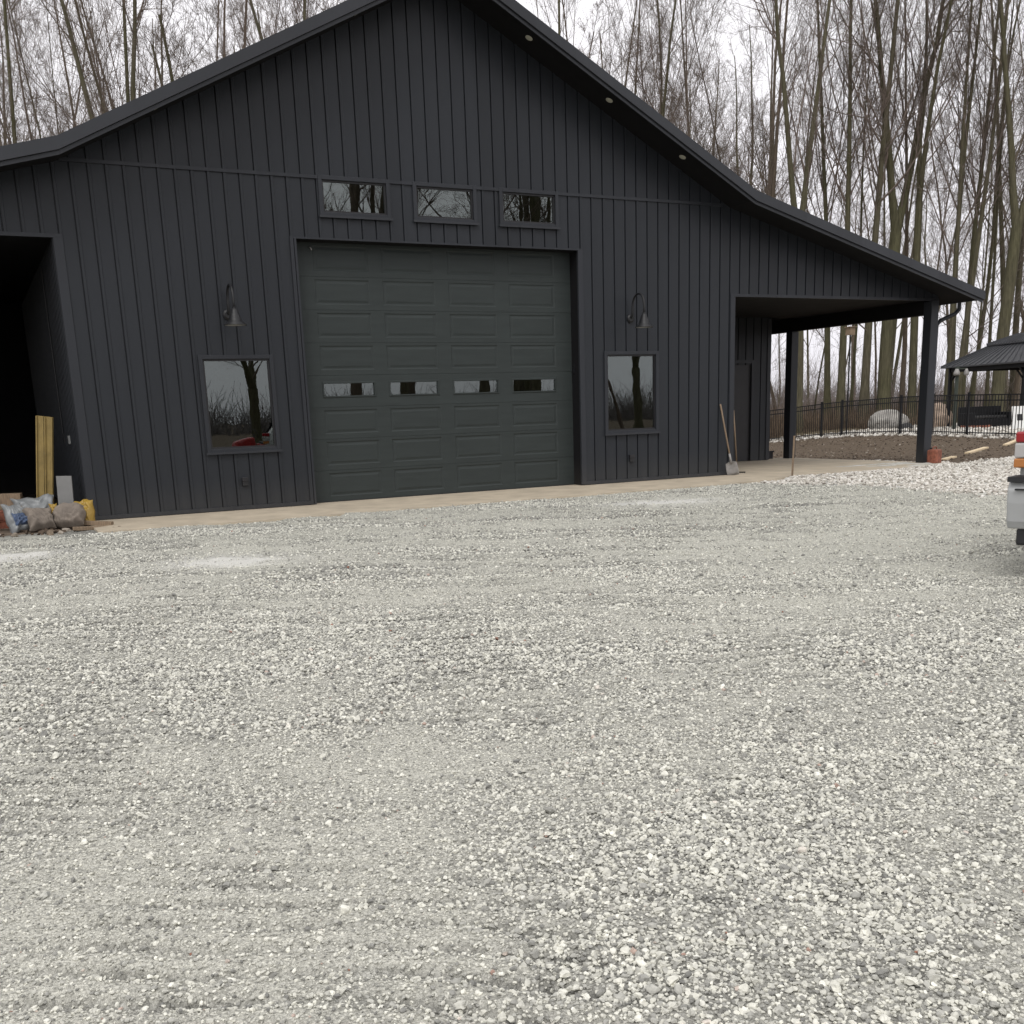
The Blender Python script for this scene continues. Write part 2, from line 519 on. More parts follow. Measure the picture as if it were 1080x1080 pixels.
# trims
for a, b in ((-3.72, .03), (1.225, 1.625), (2.775, 3.205), (4.36, 7.95)):
    w = MB(); w.box(a, b, -.026, .01, 5.025, 5.075); _bl(w, 'girt_trim', TRIM)
w = MB()
w.box(-3.93, -3.80, -.022, .02, .0, BAYZ); w.box(-9.3, -3.80, -.024, .02, BAYZ - .004, BAYZ + .05)
w.box(8.18, 8.292, -.022, .02, .0, PORZ); w.box(8.18, 13.88, -.024, .02, PORZ - .004, PORZ + .05)
w.box(DX0 - .10, DX0 - .045, -.024, .02, .0, DZ + .03); w.box(DX0 - .035, DX0, -.03, .27, .0, DZ + .002)
w.box(DX1, DX1 + .10, -.024, .02, .0, DZ + .03); w.box(DX0 - .045, DX1, -.028, .02, DZ, DZ + .028)
w.box(-3.92, DX0 - .1, -.03, .01, -.004, .055); w.box(DX1 + .1, 8.28, -.03, .01, -.004, .055)
_bl(w, 'corner_trim', TRIM)
w = MB()
w.box(DX1 - .001, DX1 + .03, .02, .6, 0, DZ); w.quad((DX0, .02, DZ - .001), (DX1, .02, DZ - .001), (DX1, .6, DZ - .001), (DX0, .6, DZ - .001))
_bl(w, 'door_jamb', SOFF)

# garage door
DY = .27
gd = empty('garage_door'); gd.parent = barn; gd.location = (-RX, 0, 0)
gd['label'] = 'tall dark grey green sectional garage door with four small windows'
SEC = DZ / 8
PXS = [(-.055, .885), (1.115, 2.055), (2.31, 3.22), (3.475, 4.405)]
for k in range(8):
    z0 = k * SEC + .0015; z1 = (k + 1) * SEC - .0015
    w = MB(); op = []
    pz0, pz1 = (k * SEC + .085, (k + 1) * SEC - .045) if k != 3 else (1.70, 1.965)
    for a, b in PXS: op.append((a, b, pz0, pz1))
    ribbed(w, DX0 + .002, DX1, lambda u: z1, op, lambda u, d, z: (u, DY + d, z), z0, ribs=False)
    w.quad((DX0, DY, z1), (DX1, DY, z1), (DX1, DY + .05, z1), (DX0, DY + .05, z1))
    w.quad((DX0, DY, z0), (DX1, DY, z0), (DX1, DY + .05, z0), (DX0, DY + .05, z0))
    for a, b in PXS:
        rings = [(0, 0), (.016, .009), (.034, .009), (.066, .002)] if k != 3 else [(0, 0), (.012, -.012), (.03, -.012), (.034, .025)]
        for (i0, d0), (i1, d1) in zip(rings, rings[1:]):
            R0 = [(a + i0, pz0 + i0), (b - i0, pz0 + i0), (b - i0, pz1 - i0), (a + i0, pz1 - i0)]
            R1 = [(a + i1, pz0 + i1), (b - i1, pz0 + i1), (b - i1, pz1 - i1), (a + i1, pz1 - i1)]
            for q in range(4):
                r = (q + 1) % 4
                w.quad((R0[q][0], DY + d0, R0[q][1]), (R0[r][0], DY + d0, R0[r][1]), (R1[r][0], DY + d1, R1[r][1]), (R1[q][0], DY + d1, R1[q][1]))
        if k != 3:
            i = .066; w.quad((a + i, DY + .002, pz0 + i), (b - i, DY + .002, pz0 + i), (b - i, DY + .002, pz1 - i), (a + i, DY + .002, pz1 - i))
    sec = w.build('door_section', DOOR, gd)
    if k == 3:
        for a, b in PXS:
            g = MB(); g.box(a + .034, b - .034, DY + .02, DY + .028, pz0 + .034, pz1 - .034)
            g.build('pane', GLASS, sec)
w = MB(); w.box(DX0, DX1, DY + .06, DY + .09, .0, DZ); 
w = MB(); w.box(DX0 + .01, DX1 - .01, DY - .01, DY + .04, -.008, .006); w.build('bottom_seal', BLACK, gd)
w = MB(); w.tube([(DX0 + .29, .26, DZ - .08), (DX0 + .29, .2, DZ - .09), (DX0 + .31, .2, DZ - .13)], .008, 6); w.build('hook', STEEL, gd)
w = MB(); w.box(DX1 - .02, DX1 - .001, .16, .2, 2.03, 2.2); w.build('latch', BLKMET, gd)


def window(name, x0, x1, z0, z1, sill):
    wn = empty('window'); wn.parent = barn; wn.location = (-RX, 0, 0)
    fr = MB(); t = .062
    fr.box(x0, x0 + t, -.035, .06, z0, z1); fr.box(x1 - t, x1, -.035, .06, z0, z1)
    fr.box(x0 + t, x1 - t, -.033, .06, z1 - t, z1); fr.box(x0 + t, x1 - t, -.033, .06, z0, z0 + t)
    f = fr.build('frame', TRIM, wn, bevel=.004)
    i = t; s = .028
    sa = MB()
    sa.box(x0 + i, x0 + i + s, .0, .05, z0 + i, z1 - i); sa.box(x1 - i - s, x1 - i, .0, .05, z0 + i, z1 - i)
    sa.box(x0 + i + s, x1 - i - s, .001, .05, z1 - i - s, z1 - i); sa.box(x0 + i + s, x1 - i - s, .001, .05, z0 + i, z0 + i + s)
    sa.build('sash', BLACK, wn)
    g = MB(); g.box(x0 + i + s, x1 - i - s, .022, .028, z0 + i + s, z1 - i - s); g.build('pane', GLASS, wn)
    sl = MB(); sl.box(x0 - .02, x1 + .02, -.06, -.034, z0 - .022, z0 + .012); sl.build('sill', FASC, wn)


for a in WIN: window('window', *a, True)
for a in TRN: window('window', *a, True)
for x in (-1.54, 5.84):
    w = MB(); w.box(x - .045, x + .045, -.055, -.002, .37, .50); w.box(x - .05, x + .05, -.065, -.05, .44, .505)
    _bl(w, 'outlet_cover', BLACK, bevel=.006)
for y, m_ in ((1.42, LAMPW), (2.3, BLACK), (4.4, BLACK)):
    w = MB(); w.box(-3.965, -3.93, y - .05, y + .05, 1.12, 1.25); _bl(w, 'switch_box', m_)
w = MB()
w.tube([(-3.96, 2.3, 1.25), (-3.96, 2.3, 3.9)], .012, 6)
_bl(w, 'conduit', BLACK)

# wall lamps
def wall_lamp(x, label):
    r = empty('wall_lamp', (x, -.016, 0)); tag(r, label, 'wall lamp', 'gooseneck lamps on the barn front')
    w = MB(); w.lathe([(.0, .0), (.075, .0), (.075, .02), (.05, .04), (0, .04)], m=24)
    o = w.build('back_plate', LAMPM, r, smooth=False); o.location = (0, 0, 2.98); o.rotation_euler = (PI / 2, 0, 0)
    w = MB(); P = [(0, -.02, 2.98)]
    P += [(0, -.05, 3.0), (0, -.075, 3.06), (0, -.08, 3.17)]
    for i in range(11):
        a = PI * i / 10; P.append((0, -.265 + .185 * math.cos(a), 3.19 + .20 * math.sin(a)))
    P += [(0, -.45, 3.12), (0, -.45, 3.03)]
    w.tube(P, .020, 10); w.build('gooseneck', LAMPM, r, smooth=True)
    w = MB()
    w.lathe([(.0, .27), (.028, .27), (.034, .24), (.05, .235), (.055, .19), (.075, .15), (.088, .10), (.10, .06), (.165, .012), (.168, .0), (.160, .004), (.095, .055), (.07, .13), (0, .14)], (0, -.45, 2.785), 28)
    sh = w.build('shade', LAMPM, r, smooth=True)
    w = MB(); w.lathe([(.156, .002), (.092, .05), (.066, .125), (.0, .13)], (0, -.45, 2.786), 28); w.build('reflector', LAMPW, sh, smooth=True)
    return r


wall_lamp(-1.56, 'black gooseneck barn lamp above the left window beside the garage door')
wall_lamp(5.85, 'black gooseneck barn lamp above the right window near the porch')

# ------------------------------------------------------------------ ground sheets
def attr_mix_ground():
    m, nt, p, out = newmat('earth_and_dry_grass')
    tc = N(nt, 'ShaderNodeTexCoord'); geo = N(nt, 'ShaderNodeNewGeometry'); v = geo.outputs['Position']
    n1 = noise(nt, .6, 6, v); n2 = noise(nt, 6, 6, v, .7); n3 = noise(nt, 35, 4, v, .7)
    mud = ramp(nt, n2.outputs[0], [(.3, (.05, .036, .026)), (.52, (.105, .078, .057)), (.75, (.19, .150, .115))])
    grass = ramp(nt, n2.outputs[0], [(.28, (.06, .05, .025)), (.5, (.13, .105, .06)), (.72, (.22, .18, .11))])
    at_ = N(nt, 'ShaderNodeAttribute', attribute_name='mud')
    f = math_n(nt, 'ADD', at_.outputs['Fac'], math_n(nt, 'MULTIPLY_ADD', n1.outputs[0], .8)); 
    f.node.inputs[1].links[0].from_node.inputs[2].default_value = -.4
    rr = N(nt, 'ShaderNodeMapRange'); rr.inputs[1].default_value = .4; rr.inputs[2].default_value = .6; nt.links.new(f, rr.inputs[0])
    c = mixc(nt, rr.outputs[0], grass.outputs[0], mud.outputs[0])
    c = mixc(nt, .35, c, ramp(nt, n3.outputs[0], [(.35, (.05, .04, .03)), (.7, (.26, .21, .15))]).outputs[0])
    nt.links.new(c, p.inputs['Base Color']); p.inputs['Roughness'].default_value = .95
    p.inputs['Specular IOR Level'].default_value = .15
    b = N(nt, 'ShaderNodeBump'); b.inputs['Strength'].default_value = .9; b.inputs['Distance'].default_value = .08
    nt.links.new(n2.outputs[0], b.inputs['Height']); nt.links.new(b.outputs[0], p.inputs['Normal'])
    return m


def grid_mesh(name, xs, ys, zf, mat, attrs=None, smooth=True):
    X, Y = np.meshgrid(xs, ys); Z = zf(X, Y)
    V = np.stack([X, Y, Z], -1).reshape(-1, 3); nx, ny = len(xs), len(ys)
    i = np.arange((ny - 1) * (nx - 1)); r, c = i // (nx - 1), i % (nx - 1)
    a = r * nx + c
    me = np_mesh(name, V, np.stack([a, a + 1, a + nx + 1, a + nx], 1), mat, smooth)
    for k, fn in (attrs or {}).items():
        at_ = me.attributes.new(k, 'FLOAT', 'POINT'); at_.data.foreach_set('value', fn(X, Y).astype(np.float32).ravel())
    return me


# fence line on the ground (photo column, depth)
FPX = [(780, 46.0), (809, 44.3), (867, 41.2), (888.5, 40.0), (950.6, 36.8), (1022, 33.2), (1090, 31.0), (1150, 29.0), (1210, 27.6)]
FEN = [at(a, b) for a, b in FPX]


def fence_side(x, y):
    """>0 on the camera's side of the fence (metres, roughly)"""
    x = np.asarray(x, float); y = np.asarray(y, float)
    d = (x - CAM[0]) * M[2][0] + (y - CAM[1]) * M[2][1]
    r = (x - CAM[0]) * M[0][0] + (y - CAM[1]) * M[0][1]
    col = 540 + F_PX * r / np.maximum(d, .5) * .985
    return np.interp(col, [a for a, b in FPX], [b for a, b in FPX]) - d


xs = np.concatenate([-np.geomspace(2500, 40, 16), np.arange(-34, 60.1, 1.0), np.geomspace(66, 2500, 18)])
ys = np.concatenate([-np.geomspace(2500, 60, 14), np.arange(-54, 80.1, 1.0), np.geomspace(86, 2500, 18)])
mudf = lambda x, y: sstep(-.8, .2, fence_side(x, y)) * sstep(7.5, 8.5, x)
structure(link('ground', grid_mesh('ground', xs, ys, terrain, attr_mix_ground(), {'mud': mudf})))

# gravel yard ------------------------------------------------------
def dr(x, y):
    """metres ahead of and to the right of where the photographer stands"""
    x = np.asarray(x, float); y = np.asarray(y, float)
    return (x - CAM[0]) * .4575 + (y - CAM[1]) * .889, (x - CAM[0]) * .889 - (y - CAM[1]) * .4575


def fines(x, y):
    """1 where the gravel is packed with pale fines, 0 where it is loose stone"""
    d, r = dr(x, y)
    a = fbm(x * .8 + 4.2, y * .8 - 1.7, 4); c = fbm(x * 3.1 + 9, y * 3.1 + 3, 3)
    streak = fbm(r * .30 + 40 + .25 * d, d * 1.5 + 11, 4)               # graded bands lying across the view
    f = .52 + 1.3 * (a - .5) + 1.0 * (c - .5) + 1.9 * (streak - .5) * sstep(3, 7, d)
    loose = np.exp(-((r - .75) / .75) ** 2 - ((d - 3.0) / 1.25) ** 2) + .8 * np.exp(-((r - 2.6) / 1.0) ** 2 - ((d - 5.2) / 1.2) ** 2)
    packed = .3 * np.exp(-((r + 1.1) / .9) ** 2 - ((d - 3.0) / 1.2) ** 2) + .55 * np.exp(-((r - 4.5) / 2.6) ** 2 - ((d - 11.3) / 1.3) ** 2)
    return np.clip(f - .50 * loose + packed + .75 * tread(x, y)[1], 0, 1)  # stones gather in troughs; their darker colour also stands in for trough shade


def tread(x, y):
    """tyre treads and graded ruts: height, and the same signal from -1 (trough) to 1 (crest)"""
    d, r = dr(x, y)
    wob = (fbm(x * 1.7, y * 1.7, 3) - .5)
    z = 0; q = 0
    # tyre treads: rows of short ridges inside winding lanes
    for a0, a1, a2, d0, d1, wd, per, am, sk in ((-1.02, .0, 0, 1.2, 3.9, .46, .135, .024, .06), (-.22, .0, 0, 1.6, 3.5, .34, .14, .020, .22), (-1.75, -.25, 0, 3.0, 6.2, .42, .135, .020, .05),
                                            (.55, -.30, 0, 4.2, 8.5, .36, .15, .022, -.15), (2.3, -.36, 0, 5.0, 10, .40, .16, .022, -.15), (-3.2, .10, 0, 5.0, 10, .40, .16, .020, .1), (3.2, .30, 0, 3.2, 6, .30, .14, .016, .2)):
        rc = a0 + a1 * (d - 3) + a2 * (d - 3) ** 2 + .12 * np.sin(d * .9 + a0)
        m = np.exp(-((r - rc) / wd) ** 4) * sstep(d0, d0 + .8, d) * sstep(d1, d1 - 1.2, d) * sstep(.22, .48, fbm(x * 1.1 + 5 * a0, y * 1.1, 2))
        sn = np.sin((d + sk * r) * 2 * PI / per + wob * 5); gr = ((1 - sn) / 2) ** 4                # flat crests, narrow troughs
        z = z + am * m * (.35 - 1.5 * gr); q = q + m * (.25 - 1.7 * gr)
    # long shallow ruts farther off, roughly along the barn
    k2 = np.sin((d - .16 * r + .9 * np.sin(r * .35)) * 2 * PI / .55 + wob * 6)
    m2 = sstep(5.5, 9, d) * sstep(.42, .6, fbm(r * .3 + 3, d * .8 + 57, 3))
    k3 = .5 - 1.7 * ((1 - np.sin((d + .09 * r) * 2 * PI / .19 + wob * 9)) / 2) ** 3; m3 = .7 * sstep(.48, .62, fbm(x * .7 + 21, y * .7 + 9, 3)) * sstep(9, 6, d)
    return z + .026 * k2 * m2 + .014 * k3 * m3, q + .6 * k2 * m2 + k3 * m3


def yard_z(x, y):
    x = np.asarray(x, float); y = np.asarray(y, float)
    z = tread(x, y)[0]
    big = (fbm(x * .5, y * .5, 3) - .5) * .05
    return GZ + big * sstep(-.5, -3, y) + z + (fbm(x * 5, y * 5, 3) - .5) * .020


WX = lambda y: 7.75 + .25 * np.sin(y * 1.1) + .35 * (fbm(np.asarray(y) * .9, np.asarray(y) * 0 + 3.3, 3) - .5) - .05 * (np.asarray(y) + 4)


def gravel_mat():
    m, nt, p, out = newmat('crushed_grey_gravel')
    geo = N(nt, 'ShaderNodeNewGeometry'); v = geo.outputs['Position']
    mp = N(nt, 'ShaderNodeMapping'); nt.links.new(v, mp.inputs[0])
    dist = noise(nt, 45, 2, v); vm = N(nt, 'ShaderNodeVectorMath', operation='MULTIPLY_ADD')
    nt.links.new(dist.outputs['Color'], vm.inputs[0]); vm.inputs[1].default_value = (.015, .015, .015); nt.links.new(v, vm.inputs[2])
    vo = N(nt, 'ShaderNodeTexVoronoi'); vo.inputs['Scale'].default_value = 60; nt.links.new(vm.outputs[0], vo.inputs['Vector'])
    v2 = N(nt, 'ShaderNodeTexVoronoi'); v2.inputs['Scale'].default_value = 150; nt.links.new(vm.outputs[0], v2.inputs['Vector'])
    at_ = N(nt, 'ShaderNodeAttribute', attribute_name='fines')
    rc = N(nt, 'ShaderNodeSeparateColor'); nt.links.new(vo.outputs['Color'], rc.inputs[0])
    rc2 = N(nt, 'ShaderNodeSeparateColor'); nt.links.new(v2.outputs['Color'], rc2.inputs[0])
    stone = ramp(nt, rc.outputs[0], [(.0, (.07, .069, .065)), (.4, (.15, .148, .137)), (.75, (.26, .256, .236)), (1, (.42, .413, .38))])  # dark ramp paints the shadow gaps between loose stones into the base
    fine = ramp(nt, rc2.outputs[0], [(.0, (.25, .246, .215)), (.5, (.53, .523, .458)), (1, (.73, .72, .64))])
    n1 = noise(nt, 9, 5, v, .65)
    fl = mixc(nt, .35, fine.outputs[0], ramp(nt, n1.outputs[0], [(.3, (.43, .422, .365)), (.7, (.56, .55, .482))]).outputs[0])
    fac = math_n(nt, 'MULTIPLY_ADD', at_.outputs['Fac'], .75); fac.node.inputs[2].default_value = .12
    c = mixc(nt, fac, stone.outputs[0], fl)
    w_ = N(nt, 'ShaderNodeAttribute', attribute_name='pale')
    c = mixc(nt, w_.outputs['Fac'], c, (.72, .71, .67))
    nt.links.new(c, p.inputs['Base Color']); p.inputs['Roughness'].default_value = .92; p.inputs['Specular IOR Level'].default_value = .25
    h = math_n(nt, 'MULTIPLY', vo.outputs['Distance'], -1.0); h2 = math_n(nt, 'MULTIPLY', v2.outputs['Distance'], -.4)
    hh = math_n(nt, 'ADD', h, h2)
    b = N(nt, 'ShaderNodeBump'); b.inputs['Strength'].default_value = .9; b.inputs['Distance'].default_value = .016
    nt.links.new(hh, b.inputs['Height']); nt.links.new(b.outputs[0], p.inputs['Normal'])
    return m


def pale(x, y):
    """spilled lime dust near the wall on the left and by the slab"""
    o = 0
    d, r = dr(x, y)
    for cx, cy, sx, sy in ((-5.25, -3.75, .55, .45), (-3.15, -5.9, .60, .42), (3.8, -3.8, .8, .5)):
        dd, rr_ = dr(cx, cy); o = o + 1.15 * np.exp(-((r - rr_) / sx) ** 2 - ((d - dd) / sy) ** 2)
    o = o + .55 * sstep(-.3, .3, x - WX(y)) * (fbm(x * 9, y * 9, 2) > .3)
    return np.clip(o * (.3 + 1.3 * fbm(x * 6, y * 6, 3)), 0, .8)


gx = np.concatenate([np.arange(-15, -8.6, .08), np.arange(-8.6, 2.4, .022), np.arange(2.4, 17.05, .08)])
gy = np.concatenate([np.arange(-19.5, -16.6, .08), np.arange(-16.6, -7.6, .022), np.arange(-7.6, .6, .06)])
def gz_clip(X, Y):
    Z = yard_z(X, Y)
    return np.where((X > 13.6) & (Y > -1.1 + .25 * (X - 13.3)), -.4, Z)
gm = grid_mesh('gravel_yard', gx, gy, gz_clip, gravel_mat(), {'fines': fines, 'pale': pale})
structure(link('gravel_yard', gm))


# stones -----------------------------------------------------------
def stone_mat(name, stops, hue=True):
    m, nt, p, out = newmat(name)
    oi = N(nt, 'ShaderNodeObjectInfo'); geo = N(nt, 'ShaderNodeNewGeometry')
    r = ramp(nt, oi.outputs['Random'], stops)
    n = noise(nt, 60, 3, geo.outputs['Position'])
    k = ramp(nt, n.outputs[0], [(.3, (.78, .78, .78)), (.7, (1.12, 1.12, 1.1))])
    nt.links.new(mixc(nt, 1.0, r.outputs[0], k.outputs[0], 'MULTIPLY'), p.inputs['Base Color'])
    p.inputs['Roughness'].default_value = .85; p.inputs['Specular IOR Level'].default_value = .3
    return m


GRAV = stone_mat('gravel_stones', [(0, (.20, .198, .186)), (.2, (.39, .386, .354)), (.5, (.545, .538, .484)), (.8, (.645, .636, .568)), (.96, (.74, .73, .66)), (.997, (.78, .77, .70)), (.9982, (.38, .27, .17)), (.9994, (.28, .13, .09))])
WROCK = stone_mat('white_stones', [(0, (.26, .23, .20)), (.25, (.50, .47, .42)), (.7, (.66, .63, .58)), (1, (.80, .78, .74))])


def stones(name, P, scale, mat, flat=(.55, .8), seed=0):
    """a bed of loose stones: one object, each point carries one irregular pebble"""
    r = np.random.default_rng(seed)
    n = len(P)
    me = bpy.data.meshes.new(name); me.vertices.add(n)
    me.vertices.foreach_set('co', np.ascontiguousarray(P, np.float32).ravel()); me.update()
    sc = np.stack([scale, scale * r.uniform(.6, .95, n), scale * r.uniform(*flat, n)], 1)
    rt = np.stack([r.normal(0, .35, n), r.normal(0, .35, n), r.uniform(0, 2 * PI, n)], 1)
    for k, a in (('sc', sc), ('rt', rt)):
        t = me.attributes.new(k, 'FLOAT_VECTOR', 'POINT'); t.data.foreach_set('vector', a.astype(np.float32).ravel())
    me.materials.append(mat)
    o = link(name, me); o['kind'] = 'stuff'
    g = bpy.data.node_groups.new(name, 'GeometryNodeTree')
    g.interface.new_socket('Geometry', in_out='INPUT', socket_type='NodeSocketGeometry')
    g.interface.new_socket('Geometry', in_out='OUTPUT', socket_type='NodeSocketGeometry')
    gi = g.nodes.new('NodeGroupInput'); go = g.nodes.new('NodeGroupOutput')
    m2p = g.nodes.new('GeometryNodeMeshToPoints'); g.links.new(gi.outputs[0], m2p.inputs['Mesh'])
    g2i = g.nodes.new('GeometryNodeGeometryToInstance')
    for k in range(6):
        ico = g.nodes.new('GeometryNodeMeshIcoSphere'); ico.inputs['Radius'].default_value = .5; ico.inputs['Subdivisions'].default_value = 2
        sp = g.nodes.new('GeometryNodeSetPosition'); g.links.new(ico.outputs[0], sp.inputs['Geometry'])
        nz = g.nodes.new('ShaderNodeTexNoise'); nz.noise_dimensions = '4D'; nz.inputs['W'].default_value = k * 3.7 + seed
        nz.inputs['Scale'].default_value = 1.7; nz.inputs['Detail'].default_value = 1.0
        sb = g.nodes.new('ShaderNodeVectorMath'); sb.operation = 'SUBTRACT'; sb.inputs[1].default_value = (.5, .5, .5)
        g.links.new(nz.outputs['Color'], sb.inputs[0])
        ml = g.nodes.new('ShaderNodeVectorMath'); ml.operation = 'SCALE'; ml.inputs['Scale'].default_value = 1.15
        g.links.new(sb.outputs[0], ml.inputs[0]); g.links.new(ml.outputs[0], sp.inputs['Offset'])
        sm = g.nodes.new('GeometryNodeSetMaterial'); sm.inputs['Material'].default_value = mat
        g.links.new(sp.outputs[0], sm.inputs[0]); g.links.new(sm.outputs[0], g2i.inputs[0])
    iop = g.nodes.new('GeometryNodeInstanceOnPoints')
    g.links.new(m2p.outputs[0], iop.inputs['Points']); g.links.new(g2i.outputs[0], iop.inputs['Instance'])
    iop.inputs['Pick Instance'].default_value = True
    ri = g.nodes.new('FunctionNodeRandomValue'); ri.data_type = 'INT'
    ri.inputs[4].default_value = 0; ri.inputs[5].default_value = 5
    g.links.new(ri.outputs[2], iop.inputs['Instance Index'])
    for k, s in (('sc', 'Scale'), ('rt', 'Rotation')):
        na = g.nodes.new('GeometryNodeInputNamedAttribute'); na.data_type = 'FLOAT_VECTOR'; na.inputs['Name'].default_value = k
        if s == 'Rotation':
            e = g.nodes.new('FunctionNodeEulerToRotation'); g.links.new(na.outputs[0], e.inputs[0]); g.links.new(e.outputs[0], iop.inputs[s])
        else:
            g.links.new(na.outputs[0], iop.inputs[s])
    g.links.new(iop.outputs[0], go.inputs[0])
    md = o.modifiers.new('stones', 'NODES'); md.node_group = g
    return o


def sector(r0, r1, sp, half=34.5):
    """jittered points of spacing sp on the yard, in the sector the picture looks over"""
    n = int(r1 / sp) + 2
    i, j = np.meshgrid(np.arange(-n, n), np.arange(0, n)); i = i.ravel(); j = j.ravel()
    r = (i + rng.uniform(-.5, .5, len(i))) * sp; d = (j + rng.uniform(-.5, .5, len(i))) * sp
    R = np.hypot(r, d)
    k = (R >= r0) & (R < r1) & (np.abs(r) < np.tan(np.radians(half)) * (d + 3.0))
    r, d = r[k], d[k]
    x = CAM[0] + r * .889 + d * .4575; y = CAM[1] - r * .4575 + d * .889
    return x, y


X, Y, S = [], [], []
for r0, r1, sp, s0 in ((.9, 4.6, .0115, .0120), (4.6, 9.5, .0160, .0142), (9.5, 20, .028, .0190)):
    x, y = sector(r0, r1, sp)
    f = fines(x, y)
    keep = rng.random(len(x)) < (1.0 - .38 * f)
    keep &= rng.random(len(x)) > 1.1 * pale(x, y)
    keep &= (y < -1.0 - .68 * (x < 8) - .10 * fbm(x * 3, y * 3, 2)) & (x < WX(y) - .05) & (x > -14.5)
    x, y, f = x[keep], y[keep], f[keep]
    s = s0 * np.exp(rng.normal(0, .36, len(x))) * (1.08 - .46 * f)
    s = np.where(rng.random(len(x)) < .008, s * 1.7, s)
    X.append(x); Y.append(y); S.append(np.clip(s, .004, .034))
x = np.concatenate(X); y = np.concatenate(Y); s = np.concatenate(S)
z = yard_z(x, y) + s * rng.uniform(-.12, .40, len(x))
stones('gravel', np.stack([x, y, z], 1), s, GRAV, flat=(.45, .75), seed=1)

# concrete slab: strip along the front, wide under the porch --------
sl = MB()
outline = [(-3.98, -1.70), (-1.3, -1.82), (3.4, -1.72), (6.6, -1.76), (8.1, -1.52), (8.9, -1.12), (11.0, -1.02), (13.95, -1.0), (13.95, 4.9), (8.3, 4.9), (8.3, .55), (-3.98, .55)]
zt = lambda x, y: -.006 - .040 * float(sstep(8.3, 13.5, x)) - (.030 * max(0, -y) / 2 if y < 0 else 0)
sl.poly([(a, b, zt(a, b)) for a, b in outline])
for (a, b), (c, d) in zip(outline, outline[1:] + outline[:1]):
    sl.quad((c, d, zt(c, d)), (a, b, zt(a, b)), (a, b, -.25), (c, d, -.25))
so = sl.build('concrete_slab', CONC); structure(so)
bm = bmesh.new(); bm.from_mesh(so.data); bmesh.ops.triangulate(bm, faces=[f for f in bm.faces if len(f.verts) > 4]); bm.to_mesh(so.data); bm.free()

# white landscape stones: beside the slab, along the fence, round the pavilion
def scatter(n, box, test, smin, smax, zf, seed, lift=.2):
    r = np.random.default_rng(seed)
    x = r.uniform(box[0], box[1], n); y = r.uniform(box[2], box[3], n)
    k = test(x, y); x, y = x[k], y[k]
    s = r.uniform(smin, smax, len(x)); return np.stack([x, y, zf(x, y) + s * lift * r.random(len(x))], 1), s


mud_edge = lambda x: -1.05 + .25 * (x - 13.3) + .5 * (fbm(x * 1.3, x * 0 + 8, 3) - .5)
P, s = scatter(95000, (6.5, 17, -14, 0), lambda x, y: (x > WX(y) + rng.normal(0, .12, len(x))) & (y < np.where(x < 13.9, -1.12 - .6 * sstep(9.0, 8.0, x), mud_edge(x))) , .025, .064, yard_z, 5, .3)
P2, s2 = scatter(1500, (13.96, 14.5, -1.0, 5.2), lambda x, y: x < 14.05 + .4 * fbm(y * 1.5, y * 0 + 2, 2), .03, .08, terrain, 15, .3)
stones('white_rocks', np.concatenate([P, P2]), np.concatenate([s, s2]), WROCK, seed=2)
def inside_test(x, y):
    f = fence_side(x, y)
    d = (x - CAM[0]) * M[2][0] + (y - CAM[1]) * M[2][1]; r = (x - CAM[0]) * M[0][0] + (y - CAM[1]) * M[0][1]
    col = 540 + F_PX * r / np.maximum(d, .5) * .985
    back = np.interp(col, [800, 880, 905, 945, 990, 1100, 1300], [1.0, 1.6, 4.0, 9.0, 14.0, 15.0, 15.0])
    return (f < .75) & (f > -back) & (col > 770) & (col < 1260)
P, s = scatter(62000, (14, 50, -6, 34), inside_test, .08, .17, terrain, 6, .3)
stones('pale_pool_stones', P, s, WROCK, seed=3)

# ------------------------------------------------------------------ shovels, stake, small things at the porch
def shovel(base, top, label, head_rot, worn):
    base = Vector(base); top = Vector(top); L = (top - base).length
    r = empty('shovel', base); tag(r, label, 'shovel', 'shovels leaning by the porch opening')
    d = (top - base).normalized()
    q = d.to_track_quat('Z', 'Y'); r.rotation_mode = 'QUATERNION'; r.rotation_quaternion = q
    w = MB(); w.tube([(0, 0, .30), (0, 0.0, .7), (.004, 0, L * .7), (0, 0, L)], [.017, .016, .016, .017], 10); w.build('handle', WOOD, r, smooth=True)
    w = MB(); n0 = 0
    rows = [(0.0, .115, .012), (.06, .118, .004), (.18, .115, .0), (.255, .105, .0), (.275, .04, .0)]
    for z, hw, y in rows:
        for k in range(7):
            t = k / 6 * 2 - 1
            w.v.append((t * hw, y - .028 * (t * t - .5) + 0, z))
    for i in range(len(rows) - 1):
        for k in range(6):
            a = i * 7 + k; w.f.append((a, a + 1, a + 8, a + 7))
    w.tube([(0, .006, .24), (0, 0, .34), (0, 0, .44)], [.026, .022, .020], 10)
    b = w.build('blade', worn, r, smooth=True)
    md = b.modifiers.new('thick', 'SOLIDIFY'); md.thickness = .004
    b.rotation_euler = (0, 0, head_rot)
    return r


